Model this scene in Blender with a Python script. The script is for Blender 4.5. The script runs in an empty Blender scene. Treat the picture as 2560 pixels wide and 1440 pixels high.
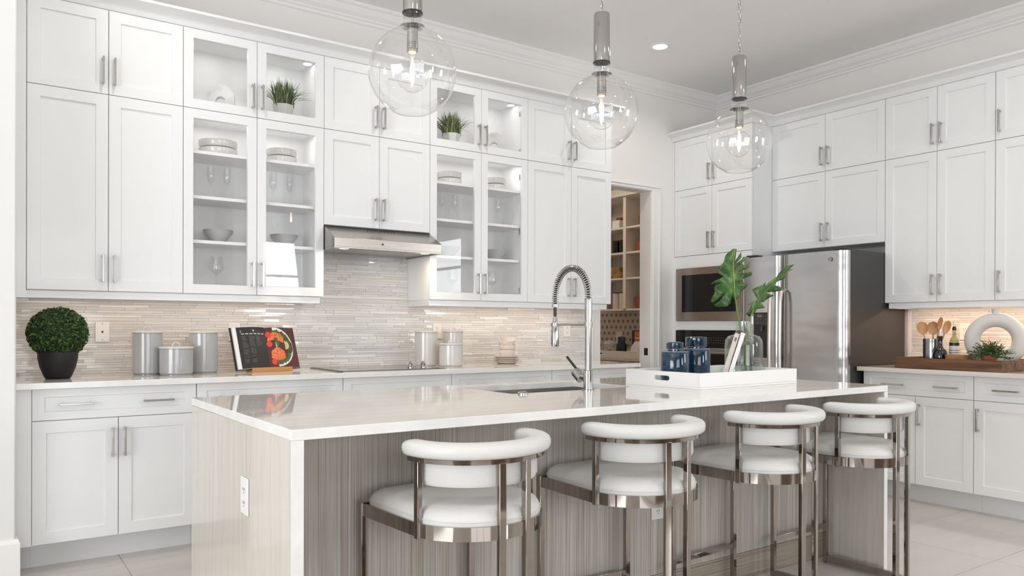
import bpy, bmesh, math, random
from math import sin, cos, pi, radians as R, sqrt
from mathutils import Vector, Matrix
random.seed(7)
S = bpy.context.scene
COL = S.collection

# ------------------------------------------------------------ camera
cam_d = bpy.data.cameras.new('camera'); cam = bpy.data.objects.new('camera', cam_d); COL.objects.link(cam)
th, pit, rol = R(34.9453), R(-.1306), R(.1631)
F = Vector((sin(th)*cos(pit), cos(th)*cos(pit), sin(pit))); Rr = Vector((cos(th), -sin(th), 0)); U = Rr.cross(F)
R2 = Rr*cos(rol)+U*sin(rol); U2 = -Rr*sin(rol)+U*cos(rol)
m = Matrix.Identity(4)
for i in range(3): m[i][0], m[i][1], m[i][2] = R2[i], U2[i], -F[i]
m[2][3] = 1.1856
cam.matrix_world = m
cam_d.sensor_width = 36; cam_d.lens = 1933.14/2560*36; cam_d.shift_y = (822.27-720)/2560
cam_d.clip_start = .02
S.camera = cam

# ------------------------------------------------------------ world, daylight, exposure
w = bpy.data.worlds.new('sky'); S.world = w; w.use_nodes = True
bg = w.node_tree.nodes['Background']; bg.inputs[0].default_value = (.86, .93, 1, 1); bg.inputs[1].default_value = 1.6
S.view_settings.view_transform = 'Standard'; S.view_settings.look = 'None'; S.view_settings.gamma = 1
S.view_settings.use_curve_mapping = False
S.view_settings.exposure = -0.22
try:
    S.cycles.use_denoising = True; S.cycles.max_bounces = 10; S.cycles.diffuse_bounces = 5; S.cycles.glossy_bounces = 5
    S.cycles.transmission_bounces = 8; S.cycles.transparent_max_bounces = 16
    S.cycles.caustics_reflective = False; S.cycles.caustics_refractive = False; S.cycles.sample_clamp_indirect = 4
except Exception: pass
def area(name, loc, rot, sx, sy, power, col=(1, 1, 1), spread=180):
    l = bpy.data.lights.new(name, 'AREA'); l.shape = 'RECTANGLE'; l.size = sx; l.size_y = sy; l.energy = power; l.color = col
    l.spread = R(spread)
    o = bpy.data.objects.new(name, l); o.location = loc; o.rotation_euler = rot; COL.objects.link(o); return o
DAY = (.97, .985, 1)
# daylight through the windows behind and beside the camera
area('daylight_rear', (-.1, -4.35, 1.5), (R(116), 0, 0), 3.4, 2.5, 112, DAY)
area('daylight_rear', (4.45, -4.35, 1.9), (R(108), 0, 0), .8, 1.7, 80, DAY)
area('daylight_side', (6.15, -1.1, 1.9), (R(90), 0, R(90)), 1.4, 1.3, 60, DAY)
area('daylight_left', (-4.35, 0.2, 1.5), (R(136), 0, R(-90)), 3.6, 2.5, 285, (.95, .98, 1))

# ------------------------------------------------------------ materials
MATS = {}
def P(name, col, rough=.5, metal=0, **k):
    mt = bpy.data.materials.new(name); mt.use_nodes = True; b = mt.node_tree.nodes['Principled BSDF']
    b.inputs['Base Color'].default_value = (*col, 1); b.inputs['Roughness'].default_value = rough; b.inputs['Metallic'].default_value = metal
    for kk, v in k.items():
        b.inputs[kk.replace('_', ' ')].default_value = v
    MATS[name] = mt; return mt
def nodes(mt): return mt.node_tree.nodes, mt.node_tree.links, mt.node_tree.nodes['Principled BSDF']
def noise_col(mt, scale, stops, detail=4, vec='Object', rough=.55, dist=0, bump=0, bscale=None, nscale=1.0):
    n, l, b = nodes(mt)
    tc = n.new('ShaderNodeTexCoord'); mp = n.new('ShaderNodeMapping'); mp.inputs['Scale'].default_value = scale
    nz = n.new('ShaderNodeTexNoise'); nz.inputs['Scale'].default_value = nscale; nz.inputs['Detail'].default_value = detail
    nz.inputs['Roughness'].default_value = rough; nz.inputs['Distortion'].default_value = dist
    cr = n.new('ShaderNodeValToRGB'); e = cr.color_ramp.elements
    while len(e) < len(stops): e.new(.5)
    for i, (p, c) in enumerate(stops): e[i].position = p; e[i].color = (*c, 1)
    l.new(tc.outputs[vec], mp.inputs[0]); l.new(mp.outputs[0], nz.inputs['Vector']); l.new(nz.outputs[0], cr.inputs[0]); l.new(cr.outputs[0], b.inputs['Base Color'])
    if bump:
        bp = n.new('ShaderNodeBump'); bp.inputs['Strength'].default_value = bump; bp.inputs['Distance'].default_value = .002
        l.new(nz.outputs[0], bp.inputs['Height']); l.new(bp.outputs[0], b.inputs['Normal'])
    return mt
white = P('cabinet_white', (.80, .81, .815), .32); white.node_tree.nodes['Principled BSDF'].inputs['Coat Weight'].default_value = .15
cabin = P('cabinet_inside', (.90, .90, .90), .4)
wallm = noise_col(P('wall_paint', (.78, .75, .72), .6), (1, 1, 1), [(0, (.82, .80, .78)), (1, (.84, .82, .80))], nscale=3)
darkwall = P('taupe_wall', (.34, .30, .26), .6)  # unseen rear wall, coloured dark to darken reflections in the metal
whitewall = noise_col(P('wall_paint_white', (.78, .78, .77), .55), (1, 1, 1), [(0, (.76, .76, .75)), (1, (.79, .79, .78))], nscale=3)
ceilm = noise_col(P('ceiling_paint', (.78, .77, .76), .7), (1, 1, 1), [(0, (.86, .85, .845)), (1, (.88, .87, .865))], nscale=2)
trimm = P('trim_paint', (.85, .835, .825), .45)
gapm = P('shadow_gap', (.25, .25, .25), .8)
steel = P('brushed_steel', (.60, .585, .565), .27, 1)
noise_col(steel, (3, 3, 500), [(0, (.40, .375, .345)), (1, (.50, .47, .43))], nscale=1, detail=3)
steelh = P('brushed_steel_horizontal', (.46, .44, .42), .3, 1)
chrome = P('chrome', (.46, .45, .44), .08, 1)
nickel = P('satin_nickel', (.50, .485, .47), .20, 1)
stoolm = P('polished_nickel', (.36, .325, .295), .05, 1)
black = P('black_plastic', (.012, .012, .013), .35)
fridgeside = P('fridge_side_grey', (.035, .033, .032), .42)
blackglass = P('black_glass', (.006, .006, .007), .05); 
quartz = P('quartz', (.74, .71, .68), .045, IOR=1.52)
def quartz_build(mt, ax):
    sc = {'x': (1.2, 40, 40), 'z': (34, 34, 1.0)}[ax]
    noise_col(mt, sc, [(.25, (.65, .62, .575)), (.5, (.71, .685, .65)), (.78, (.76, .74, .71))], nscale=1, detail=6, rough=.6, dist=.3)
quartz_build(quartz, 'x')
quartzv = noise_col(P('quartz_vertical_shaded', (.7, .66, .6), .08, IOR=1.5), (60, 60, 2.2), [(.28, (.50, .46, .40)), (.45, (.60, .56, .50)), (.7, (.66, .625, .57))], nscale=1, detail=7, rough=.65, dist=.5)  # same stone, darker: shade on the waterfall sides is put into the colour
quartze = noise_col(P('quartz_lit_edge', (.8, .79, .77), .15), (14, 14, 14), [(.3, (.76, .75, .73)), (.7, (.83, .825, .81))], nscale=1, detail=5)  # same stone, paler: light falling on the edges is put into the colour
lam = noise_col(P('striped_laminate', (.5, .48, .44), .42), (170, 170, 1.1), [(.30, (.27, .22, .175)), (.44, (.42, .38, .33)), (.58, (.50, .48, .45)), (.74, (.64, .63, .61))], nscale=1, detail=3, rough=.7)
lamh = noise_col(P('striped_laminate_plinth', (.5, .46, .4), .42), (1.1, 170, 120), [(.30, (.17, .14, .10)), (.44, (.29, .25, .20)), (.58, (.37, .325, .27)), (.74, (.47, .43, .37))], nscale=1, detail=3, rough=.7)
tilem = P('glass_tile', (.6, .56, .52), .07, IOR=1.5)
n, l, b = nodes(tilem); at = n.new('ShaderNodeAttribute'); at.attribute_name = 'tint'; l.new(at.outputs['Color'], b.inputs['Base Color'])
tilem2 = tilem
grout = P('grout', (.66, .65, .635), .8)
floorm = noise_col(P('porcelain_tile', (.72, .68, .63), .09, IOR=1.5), (1.2, 9, 1), [(.3, (.58, .54, .505)), (.7, (.64, .60, .565))], nscale=1, detail=5)
leather = P('white_leather', (.66, .655, .64), .42)
n, l, b = nodes(leather); v = n.new('ShaderNodeTexVoronoi'); v.inputs['Scale'].default_value = 420; bp = n.new('ShaderNodeBump'); bp.inputs['Strength'].default_value = .12; bp.inputs['Distance'].default_value = .001
tc = n.new('ShaderNodeTexCoord'); l.new(tc.outputs['Object'], v.inputs['Vector']); l.new(v.outputs['Distance'], bp.inputs['Height']); l.new(bp.outputs[0], b.inputs['Normal'])
def thin_glass(name, tint=(1, 1, 1), refl=1.0, ior=1.45, bump=0):
    mt = bpy.data.materials.new(name); mt.use_nodes = True; n = mt.node_tree.nodes; l = mt.node_tree.links; n.clear()
    o = n.new('ShaderNodeOutputMaterial'); mx = n.new('ShaderNodeMixShader'); t = n.new('ShaderNodeBsdfTransparent'); g = n.new('ShaderNodeBsdfGlossy')
    t.inputs[0].default_value = (*tint, 1); g.inputs['Roughness'].default_value = .0; g.inputs['Color'].default_value = (refl, refl, refl, 1)
    fr = n.new('ShaderNodeFresnel'); ge = n.new('ShaderNodeNewGeometry'); mr = n.new('ShaderNodeMapRange')
    mr.inputs['To Min'].default_value = ior; mr.inputs['To Max'].default_value = 1/ior; l.new(ge.outputs['Backfacing'], mr.inputs['Value']); l.new(mr.outputs[0], fr.inputs[0])
    if bump:
        nz = n.new('ShaderNodeTexNoise'); nz.inputs['Scale'].default_value = 14; b = n.new('ShaderNodeBump'); b.inputs['Strength'].default_value = bump; b.inputs['Distance'].default_value = .01
        tc = n.new('ShaderNodeTexCoord'); l.new(tc.outputs['Object'], nz.inputs['Vector']); l.new(nz.outputs[0], b.inputs['Height']); l.new(b.outputs[0], g.inputs['Normal']); l.new(b.outputs[0], fr.inputs['Normal'])
    l.new(fr.outputs[0], mx.inputs[0]); l.new(t.outputs[0], mx.inputs[1]); l.new(g.outputs[0], mx.inputs[2]); l.new(mx.outputs[0], o.inputs[0])
    MATS[name] = mt; return mt
pane = thin_glass('pane_glass', (1, 1, 1), ior=1.36)
globeglass = thin_glass('globe_glass', (.985, .985, .985), bump=.25, ior=1.5)
stemglass = thin_glass('stemware_glass', (.97, .975, .975), ior=1.65)
def solid_glass(name, col=(1, 1, 1), ior=1.45, rough=0):
    mt = bpy.data.materials.new(name); mt.use_nodes = True; b = mt.node_tree.nodes['Principled BSDF']
    b.inputs['Base Color'].default_value = (*col, 1); b.inputs['Roughness'].default_value = rough; b.inputs['IOR'].default_value = ior; b.inputs['Transmission Weight'].default_value = 1
    return mt
vaseglass = thin_glass('vase_glass', (.93, .945, .94))
water = thin_glass('water', (.93, .96, .94), ior=1.33)
def emit(name, col, st):
    mt = bpy.data.materials.new(name); mt.use_nodes = True; b = mt.node_tree.nodes['Principled BSDF']
    b.inputs['Base Color'].default_value = (0.8, 0.8, 0.8, 1); b.inputs['Emission Color'].default_value = (*col, 1); b.inputs['Emission Strength'].default_value = st; return mt
lampon = emit('lamp_disc', (1, .96, .9), 9)
ledon = emit('led_strip', (1, .80, .58), 4)
hoodon = emit('hood_lamp', (1, .85, .65), 8)
filam = emit('filament', (1, .82, .60), 22)
amber = emit('amber_glow', (1, .5, .08), 2.0)
ceramic = P('grey_white_ceramic', (.40, .405, .41), .12, Coat_Weight=.3)
ceramicw = P('white_ceramic', (.62, .61, .595), .15, Coat_Weight=.3)
ceramic2 = P('plate_ceramic', (.70, .64, .58), .2)
plaster = noise_col(P('white_plaster', (.75, .74, .72), .7), (1, 1, 1), [(.3, (.62, .61, .60)), (.55, (.78, .775, .765))], nscale=18)
leafm = [P('boxwood_leaf', (.018, .058, .004), .5), P('boxwood_leaf_light', (.075, .17, .012), .5), P('boxwood_leaf_dark', (.006, .020, .004), .6)]
grassm = [P('grass_blade', (.11, .17, .03), .45), P('grass_blade_light', (.30, .34, .07), .45), P('grass_blade_dark', (.03, .07, .015), .5)]
herbm = [P('herb_leaf', (.02, .05, .015), .55), P('herb_leaf_light', (.07, .12, .035), .55)]
monst = noise_col(P('large_leaf', (.05, .25, .02), .3), (1, 1, 1), [(.3, (.008, .040, .003)), (.5, (.025, .10, .005)), (.72, (.09, .20, .010))], nscale=14, detail=3)
stemm = P('leaf_stem', (.12, .25, .03), .4)
ribm = P('leaf_rib', (.50, .62, .03), .4)
darkstem = P('dark_stem', (.03, .06, .04), .4)
bluejar = noise_col(P('blue_glaze', (.02, .09, .16), .08, Coat_Weight=.5), (60, 60, 4), [(.3, (.002, .010, .022)), (.55, (.004, .028, .060)), (.8, (.012, .06, .10))], nscale=1, detail=4)
jarrim = P('glaze_rim', (.20, .26, .27), .2)
traywhite = P('tray_white', (.86, .86, .855), .3)
woodm = noise_col(P('rustic_wood', (.25, .12, .05), .5), (2.5, 30, 45), [(.3, (.045, .018, .008)), (.5, (.12, .052, .020)), (.72, (.20, .095, .04))], nscale=1, detail=6, dist=.5, bump=.3)
spoonm = noise_col(P('spoon_wood', (.5, .25, .1), .45), (20, 20, 4), [(.3, (.36, .17, .07)), (.7, (.62, .34, .15))], nscale=1)
terra = P('terracotta', (.33, .09, .05), .6)
stonevase = P('stoneware_vase', (.60, .58, .55), .45)
wicker = P('wicker', (.30, .085, .03), .55)
n, l, b = nodes(wicker); wv = n.new('ShaderNodeTexWave'); wv.inputs['Scale'].default_value = 60; wv.bands_direction = 'Z'; bp = n.new('ShaderNodeBump'); bp.inputs['Strength'].default_value = .8
tc = n.new('ShaderNodeTexCoord'); l.new(tc.outputs['Object'], wv.inputs['Vector']); l.new(wv.outputs[0], bp.inputs['Height']); l.new(bp.outputs[0], b.inputs['Normal'])
towel = P('towel', (.72, .68, .63), .9)
gold = P('brass_bowl', (.55, .36, .17), .2, 1)
paper = P('paper', (.80, .80, .80), .6)
pagedark = P('dark_page', (.018, .016, .017), .4)
pagemaroon = P('maroon_page', (.09, .022, .02), .4)
bamboo = P('bamboo', (.50, .25, .09), .45)
text_w = P('print_white', (.75, .74, .72), .6); text_g = P('print_grey', (.16, .15, .145), .6)
salmon = noise_col(P('print_salmon', (.75, .16, .05), .5), (1, 1, 1), [(.3, (.50, .07, .02)), (.6, (.80, .22, .08))], nscale=90)
tomato = P('print_tomato', (.65, .05, .03), .5); pgreen = noise_col(P('print_green', (.05, .14, .02), .5), (1, 1, 1), [(.35, (.015, .04, .01)), (.7, (.09, .22, .04))], nscale=110)
lemon = P('print_lemon', (.55, .52, .22), .5)
cream = P('cream_cloth', (.66, .59, .52), .6)
plate_white = P('outlet_white', (.80, .80, .79), .35)
darkslot = P('outlet_slot', (.05, .05, .05), .6)

# ------------------------------------------------------------ mesh helpers
class B:
    def __init__(s): s.v = []; s.f = []; s.m = []; s.mi = 0
    def add(s, vs, fs):
        k = len(s.v); s.v += [tuple(q) for q in vs]; s.f += [[i+k for i in f] for f in fs]; s.m += [s.mi]*len(fs); return s
    def box(s, x0, x1, y0, y1, z0, z1):
        return s.add([(x0, y0, z0), (x1, y0, z0), (x1, y1, z0), (x0, y1, z0), (x0, y0, z1), (x1, y0, z1), (x1, y1, z1), (x0, y1, z1)],
                     [[0, 3, 2, 1], [4, 5, 6, 7], [0, 1, 5, 4], [1, 2, 6, 5], [2, 3, 7, 6], [3, 0, 4, 7]])
    def lathe(s, prof, c=(0, 0, 0), n=28, sx=1, sy=1):
        vs = []; fs = []
        for r, z in prof:
            for i in range(n):
                a = 2*pi*i/n; vs.append((c[0]+max(r, 1e-5)*cos(a)*sx, c[1]+max(r, 1e-5)*sin(a)*sy, c[2]+z))
        for j in range(len(prof)-1):
            for i in range(n):
                fs.append([j*n+i, j*n+(i+1) % n, (j+1)*n+(i+1) % n, (j+1)*n+i])
        return s.add(vs, fs)
    def cyl(s, x, y, z0, z1, r, n=20):
        return s.lathe([(0, z0), (r, z0), (r, z1), (0, z1)], (x, y, 0), n)
    def sweep(s, path, prof, scale=None, caps=True, closed=False):
        """profile (offset, z) swept along a plan path with mitred corners; positive offset = right-hand side of travel"""
        n = len(path); k = len(prof); vs = []
        for i, p in enumerate(path):
            a = path[i-1] if (i > 0 or closed) else None; b2 = path[(i+1) % n] if (i < n-1 or closed) else None
            def nrm(q, r):
                d = Vector((r[0]-q[0], r[1]-q[1])).normalized(); return Vector((d.y, -d.x))
            if a is None: nn = nrm(p, b2); q = 1
            elif b2 is None: nn = nrm(a, p); q = 1
            else:
                n1 = nrm(a, p); n2 = nrm(p, b2); nn = (n1+n2).normalized(); q = 1/max(.3, nn.dot(n1))
            sc = scale[i] if scale else 1
            zc = sum(z for o, z in prof)/k; oc = sum(o for o, z in prof)/k
            for o, z in prof:
                oo = oc+(o-oc)*sc; zz = zc+(z-zc)*sc
                vs.append((p[0]+nn.x*oo*q, p[1]+nn.y*oo*q, zz))
        fs = []
        for i in range(n if closed else n-1):
            j = (i+1) % n
            for t in range(k): fs.append([i*k+t, i*k+(t+1) % k, j*k+(t+1) % k, j*k+t])
        if caps and not closed: fs += [list(range(k))[::-1], [(n-1)*k+t for t in range(k)]]
        return s.add(vs, fs)
    def tube(s, pts, r, n=10, caps=True):
        pts = [Vector(p) for p in pts]; N = len(pts); vs = []; rr = r if isinstance(r, (list, tuple)) else [r]*N
        up = None
        for i, p in enumerate(pts):
            t = (pts[min(i+1, N-1)]-pts[max(i-1, 0)]).normalized()
            if up is None: up = t.orthogonal().normalized()
            up = (up-t*up.dot(t)).normalized(); bb = t.cross(up)
            for k in range(n):
                a = 2*pi*k/n; vs.append(p+(up*cos(a)+bb*sin(a))*rr[i])
        fs = [[i*n+k, i*n+(k+1) % n, (i+1)*n+(k+1) % n, (i+1)*n+k] for i in range(N-1) for k in range(n)]
        if caps: fs += [list(range(n))[::-1], [(N-1)*n+k for k in range(n)]]
        return s.add(vs, fs)
    def build(s, name, mats, parent=None, loc=None, bev=0, smooth=None, tints=None):
        me = bpy.data.meshes.new(name); me.from_pydata(s.v, [], s.f)
        bm = bmesh.new(); bm.from_mesh(me)
        bmesh.ops.recalc_face_normals(bm, faces=bm.faces); bm.to_mesh(me); bm.free()
        for mt in (mats if isinstance(mats, (list, tuple)) else [mats]): me.materials.append(mt)
        if any(s.m): me.polygons.foreach_set('material_index', s.m)
        if tints is not None:
            a = me.attributes.new('tint', 'FLOAT_COLOR', 'FACE'); a.data.foreach_set('color', [c for t in tints for c in (*t, 1)])
        if smooth: me.shade_smooth(); me.set_sharp_from_angle(angle=R(smooth))
        o = bpy.data.objects.new(name, me); COL.objects.link(o)
        if parent: o.parent = parent
        if loc: o.location = loc
        if bev:
            md = o.modifiers.new('bevel', 'BEVEL'); md.width = bev; md.segments = 2; md.limit_method = 'ANGLE'; md.angle_limit = R(40)
            if not smooth: me.shade_smooth(); me.set_sharp_from_angle(angle=R(30))
            md.harden_normals = False
        return o
def tag(o, label=None, cat=None, group=None, kind=None):
    if label: o['label'] = label
    if cat: o['category'] = cat
    if group: o['group'] = group
    if kind: o['kind'] = kind
    return o
def thing(name, label, cat, loc=(0, 0, 0), rz=0, group=None):
    o = bpy.data.objects.new(name, None); o.empty_display_size = .05; COL.objects.link(o); o.location = loc; o.rotation_euler = (0, 0, rz); return tag(o, label, cat, group)
def struct(o): o['kind'] = 'structure'; return o
def copy_tree(o, parent=None):
    c = o.copy(); COL.objects.link(c)
    if parent: c.parent = parent
    for ch in [q for q in KIDS.get(o.name, [])]:
        cc = copy_tree(ch, c)
    KIDS[c.name] = [q for q in bpy.data.objects if q.parent == c]
    return c
KIDS = {}
def index_kids(o):
    KIDS[o.name] = [q for q in bpy.data.objects if q.parent == o]
    for q in KIDS[o.name]: index_kids(q)
def dup(o, loc, rz, label, group=None):
    index_kids(o); c = copy_tree(o); c.location = loc; c.rotation_euler = (0, 0, rz); c['label'] = label
    if group: c['group'] = group
    return c

# ------------------------------------------------------------ room shell
WY, WX, CZ = 4.986, 5.877, 3.38       # back wall, right wall, ceiling
X0, Y0 = -4.0, -4.0
DX0, DX1, DZ = 4.40, 5.0, 2.412        # pantry doorway
f = B().box(X0, 6.6, Y0, 8.2, -.06, -.004).build('floor', grout); struct(f)
# polished tiles, joints on the measured seams
pm = None
xs = []; x = 4.285-.61*14
while x < 6.6: xs.append(x); x += .61
ys = []; y = 1.82-.61*10
while y < 5.3: ys.append(y); y += .61
tb = B().box(.0015, .6085, .0015, .6085, -.004, 0)
ncount = 0
tm = tb.build('tile', floorm, f); tm.location = (xs[0], ys[0], 0)
for i, xx in enumerate(xs):
    for j, yy in enumerate(ys):
        if i == j == 0: continue
        if xx < -1.0 or yy < -.8 or xx+.61 > 5.95 or yy > 5.0: 
            continue
        c = tm.copy(); COL.objects.link(c); c.parent = f; c.location = (xx, yy, 0)
darkfloorm = noise_col(P('added_dark_floor', (.2, .13, .09), .35), (1, 8, 1), [(.3, (.13, .085, .055)), (.7, (.24, .165, .11))], nscale=1, detail=4)
struct(B().box(X0, WX, Y0, -.82, -.004, .0005).build('floor_added_dark', darkfloorm))  # added unseen dark floor behind the camera, darkens reflections in the stool legs
rest = B()
for xx in xs:
    for yy in ys:
        if (xx < -1.0 and yy > -.8) and xx+.61 < 5.9 and not (xx == xs[0] and yy == ys[0]): rest.box(xx+.0015, xx+.6085, yy+.0015, yy+.6085, -.004, 0)
tag(rest.build('tile_field', floorm, f), kind='stuff')
struct(B().box(DX0-.3, 6.6, 5.12, 8.2, -.004, .0).build('floor', floorm)).name = 'floor_pantry'
struct(B().box(X0-.2, 6.6, Y0-.2, 5.4, CZ, CZ+.1).build('ceiling', ceilm))
# back wall with the doorway
wb = B(); wb.box(X0, DX0-.016, WY, WY+.13, 0, CZ).box(DX1+.016, WX+.15, WY, WY+.13, 0, CZ).box(DX0-.016, DX1+.016, WY, WY+.13, DZ+.016, CZ)
wall_back = struct(wb.build('wall_back', wallm))
# right wall with a window far forward of the counter
wr = B(); wr.box(WX, WX+.13, -.4, WY, 0, CZ).box(WX, WX+.13, Y0, -1.8, 0, CZ).box(WX, WX+.13, -1.8, -.4, 0, 1.25).box(WX, WX+.13, -1.8, -.4, 2.55, CZ)
wall_right = struct(wr.build('wall_right', wallm))
def hwall_y(name, y, x0, x1, holes):
    b = B(); xs_ = x0
    for (a, c, z0, z1) in holes:
        b.box(xs_, a, y-.13, y, 0, CZ).box(a, c, y-.13, y, 0, z0).box(a, c, y-.13, y, z1, CZ); xs_ = c
    b.box(xs_, x1, y-.13, y, 0, CZ); return struct(b.build(name, darkwall))
hwall_y('wall_rear', Y0, X0, WX+.13, [(-1.8, 1.6, .1, 2.75), (4.05, 4.85, .9, 2.75)])
b = B(); b.box(X0-.13, X0, Y0, -1.6, 0, CZ).box(X0-.13, X0, 2.0, 5.2, 0, CZ).box(X0-.13, X0, -1.6, 2.0, 0, .1).box(X0-.13, X0, -1.6, 2.0, 2.75, CZ)
struct(b.build('wall_side', wallm))
# wall end at the picture's left edge
struct(B().box(-1.7, .167, 4.20, WY, 0, CZ).build('wall_left', whitewall, bev=.008))
struct(B().sweep([(-1.7, 4.2), (.167, 4.2), (.167, 4.26)], [(0, 0), (.016, 0), (.016, .19), (.008, .207), (0, .21)]).build('baseboard_left', trimm))
# window frames in the unseen part of the room
def win(name, a, c, z0, z1, plane, axis, nm):
    b = B(); t = .05
    def bx(p0, p1, q0, q1):
        if axis == 'y': b.box(p0, p1, plane-.09, plane-.04, q0, q1)
        else: b.box(plane+.04, plane+.09, p0, p1, q0, q1)
    bx(a, a+t, z0, z1); bx(c-t, c, z0, z1); bx(a+t, c-t, z0, z0+t); bx(a+t, c-t, z1-t, z1)
    for i in range(1, nm):
        xx = a+(c-a)*i/nm; bx(xx-.025, xx+.025, z0+t, z1-t)
    bx(a+t, c-t, z0+(z1-z0)*.62, z0+(z1-z0)*.62+.04)
    return struct(b.build(name, trimm))
win('window_1', -1.8, 1.6, .1, 2.75, Y0, 'y', 3); win('window_2', 4.05, 4.85, .9, 2.75, Y0, 'y', 1)
win('window_3', -1.8, -.4, 1.25, 2.55, WX, 'x', 1); win('window_4', -1.6, 2.0, .1, 2.75, X0-.13, 'x', 3)
# ceiling crown: stepped profile
crown = [(0, CZ), (.105, CZ), (.105, CZ-.012), (.095, CZ-.02), (.085, CZ-.024), (.06, CZ-.055), (.035, CZ-.072), (.03, CZ-.082), (.016, CZ-.088), (.014, CZ-.104), (0, CZ-.11)]
struct(B().sweep([(X0, WY), (WX, WY), (WX, Y0)], crown).build('trim_1', trimm))
# pantry doorway casing and jamb
cas = [(0, -.02), (0, 0)]
dj = B(); dj.box(DX1, DX1+.015, WY-.004, WY+.135, 0, DZ).box(DX0-.015, DX0, WY-.004, WY+.135, 0, DZ).box(DX0-.015, DX1+.015, WY-.004, WY+.135, DZ, DZ+.015)
door = struct(dj.build('door_1', trimm))
cb = B()
for a0, a1, t in [(DX1+.006, DX1+.085, .014), (DX1+.085, DX1+.108, .022), (DX1+.02, DX1+.03, .018)]: cb.box(a0, a1, WY-t, WY, 0, DZ+.006)
for a0, a1, t in [(DX0-.085, DX0-.006, .014), (DX0-.108, DX0-.085, .022)]: cb.box(a0, a1, WY-t, WY, 0, DZ+.006)
cb.box(DX0-.108, DX1+.108, WY-.014, WY, DZ+.006, DZ+.03).box(DX0-.108, DX1+.108, WY-.022, WY, DZ+.03, DZ+.042)
cb.build('casing', trimm, door, bev=.002)
B().box(DX1-.002, DX1+.001, WY+.03, WY+.075, .935, 1.0).build('strike_plate', black, door)
# pantry room shell
b = B(); b.box(6.30, 6.42, 5.116, 8.2, 0, 3.0); struct(b.build('wall_pantry_right', wallm))
struct(B().box(4.0, 6.3, 7.6, 7.7, 0, 3.0).build('wall_pantry_back', wallm))
struct(B().box(3.98, 4.1, 5.116, 7.6, 0, 3.0).build('wall_pantry_left', wallm))
struct(B().box(3.98, 6.42, 5.116, 8.2, 3.0, 3.1).build('ceiling_pantry', ceilm))
area('pantry_lamp', (5.1, 6.3, 2.95), (0, 0, 0), .5, .5, 13, (1, .80, .64))

# ------------------------------------------------------------ glass mosaic backsplash
PAL = [(.74, .745, .745), (.76, .77, .77), (.71, .71, .705), (.79, .80, .80), (.75, .755, .76), (.74, .725, .71), (.73, .735, .74), (.77, .765, .755)]
def mosaic(wall, plane, axis, rects, keep=300, order=None):
    """rects: (u0,u1,z0,z1). Each tile a box standing 4 mm off the wall with a small tilt of its own."""
    T = []; rnd = random.Random(3)
    zmin = min(r[2] for r in rects); zmax = max(r[3] for r in rects); z = zmin
    while z < zmax-.004:
        h = rnd.choice([.011, .015, .015, .02]); z1 = min(z+h, zmax)
        for (a, c, r0, r1) in rects:
            if z < r0-1e-4 or z1 > r1+.003: continue
            u = a-rnd.random()*.1
            while u < c:
                L = rnd.choice([.06, .1, .14, .2, .26, .3]); 
                p0, p1 = max(u, a), min(u+L, c)
                if p1-p0 > .006: T.append((p0, p1-.0016, z, z1-.0016))
                u += L
        z = z1
    T.sort(key=lambda t: order(t) if order else 0)
    bulk = B(); bt = []
    for k, (p0, p1, z0, z1) in enumerate(T):
        t1, t2 = rnd.gauss(0, .018), rnd.gauss(0, .007); d = .0045; tc = rnd.choice(PAL); q = rnd.uniform(.86, 1.05); tc = tuple(c*q for c in tc)
        def dep(u, zz): return d+(u-(p0+p1)/2)*t2+(zz-(z0+z1)/2)*t1*4
        cs = [(p0, z0), (p1, z0), (p1, z1), (p0, z1)]
        if axis == 'y': vs = [(u, plane, zz) for u, zz in cs]+[(u, plane-dep(u, zz), zz) for u, zz in cs]
        else: vs = [(plane, u, zz) for u, zz in cs]+[(plane-dep(u, zz), u, zz) for u, zz in cs]
        fs = [[4, 5, 6, 7], [0, 1, 5, 4], [1, 2, 6, 5], [2, 3, 7, 6], [3, 0, 4, 7]]
        if k < keep:
            B().add(vs, fs).build('tile', tilem, wall, tints=[tc]*5)
        else: bulk.add(vs, fs); bt += [tc]*5
    if bulk.v: tag(bulk.build('tile_field', tilem, wall, tints=bt), kind='stuff')
B().box(.167, 4.24, WY-.0022, WY, .914, 1.375).box(1.81, 2.565, WY-.0022, WY, 1.375, 1.72).build('grout_bed', grout, wall_back)
mosaic(wall_back, WY-.002, 'y', [(.17, 4.235, .9145, 1.372), (1.81, 2.565, 1.372, 1.71)], 298, order=lambda t: t[0]-(t[1]-t[0])*4)
B().box(WX-.0022, WX, 1.585, 3.09, .914, 1.375).build('grout_bed', grout, wall_right)
mosaic(wall_right, WX-.002, 'x', [(1.585, 3.085, .9145, 1.372)], 298, order=lambda t: -t[1]-(t[1]-t[0])*4)
B().box(WX-.012, WX, 3.09, 3.112, .914, 1.375).build('edge_strip', trimm, wall_right)

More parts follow.
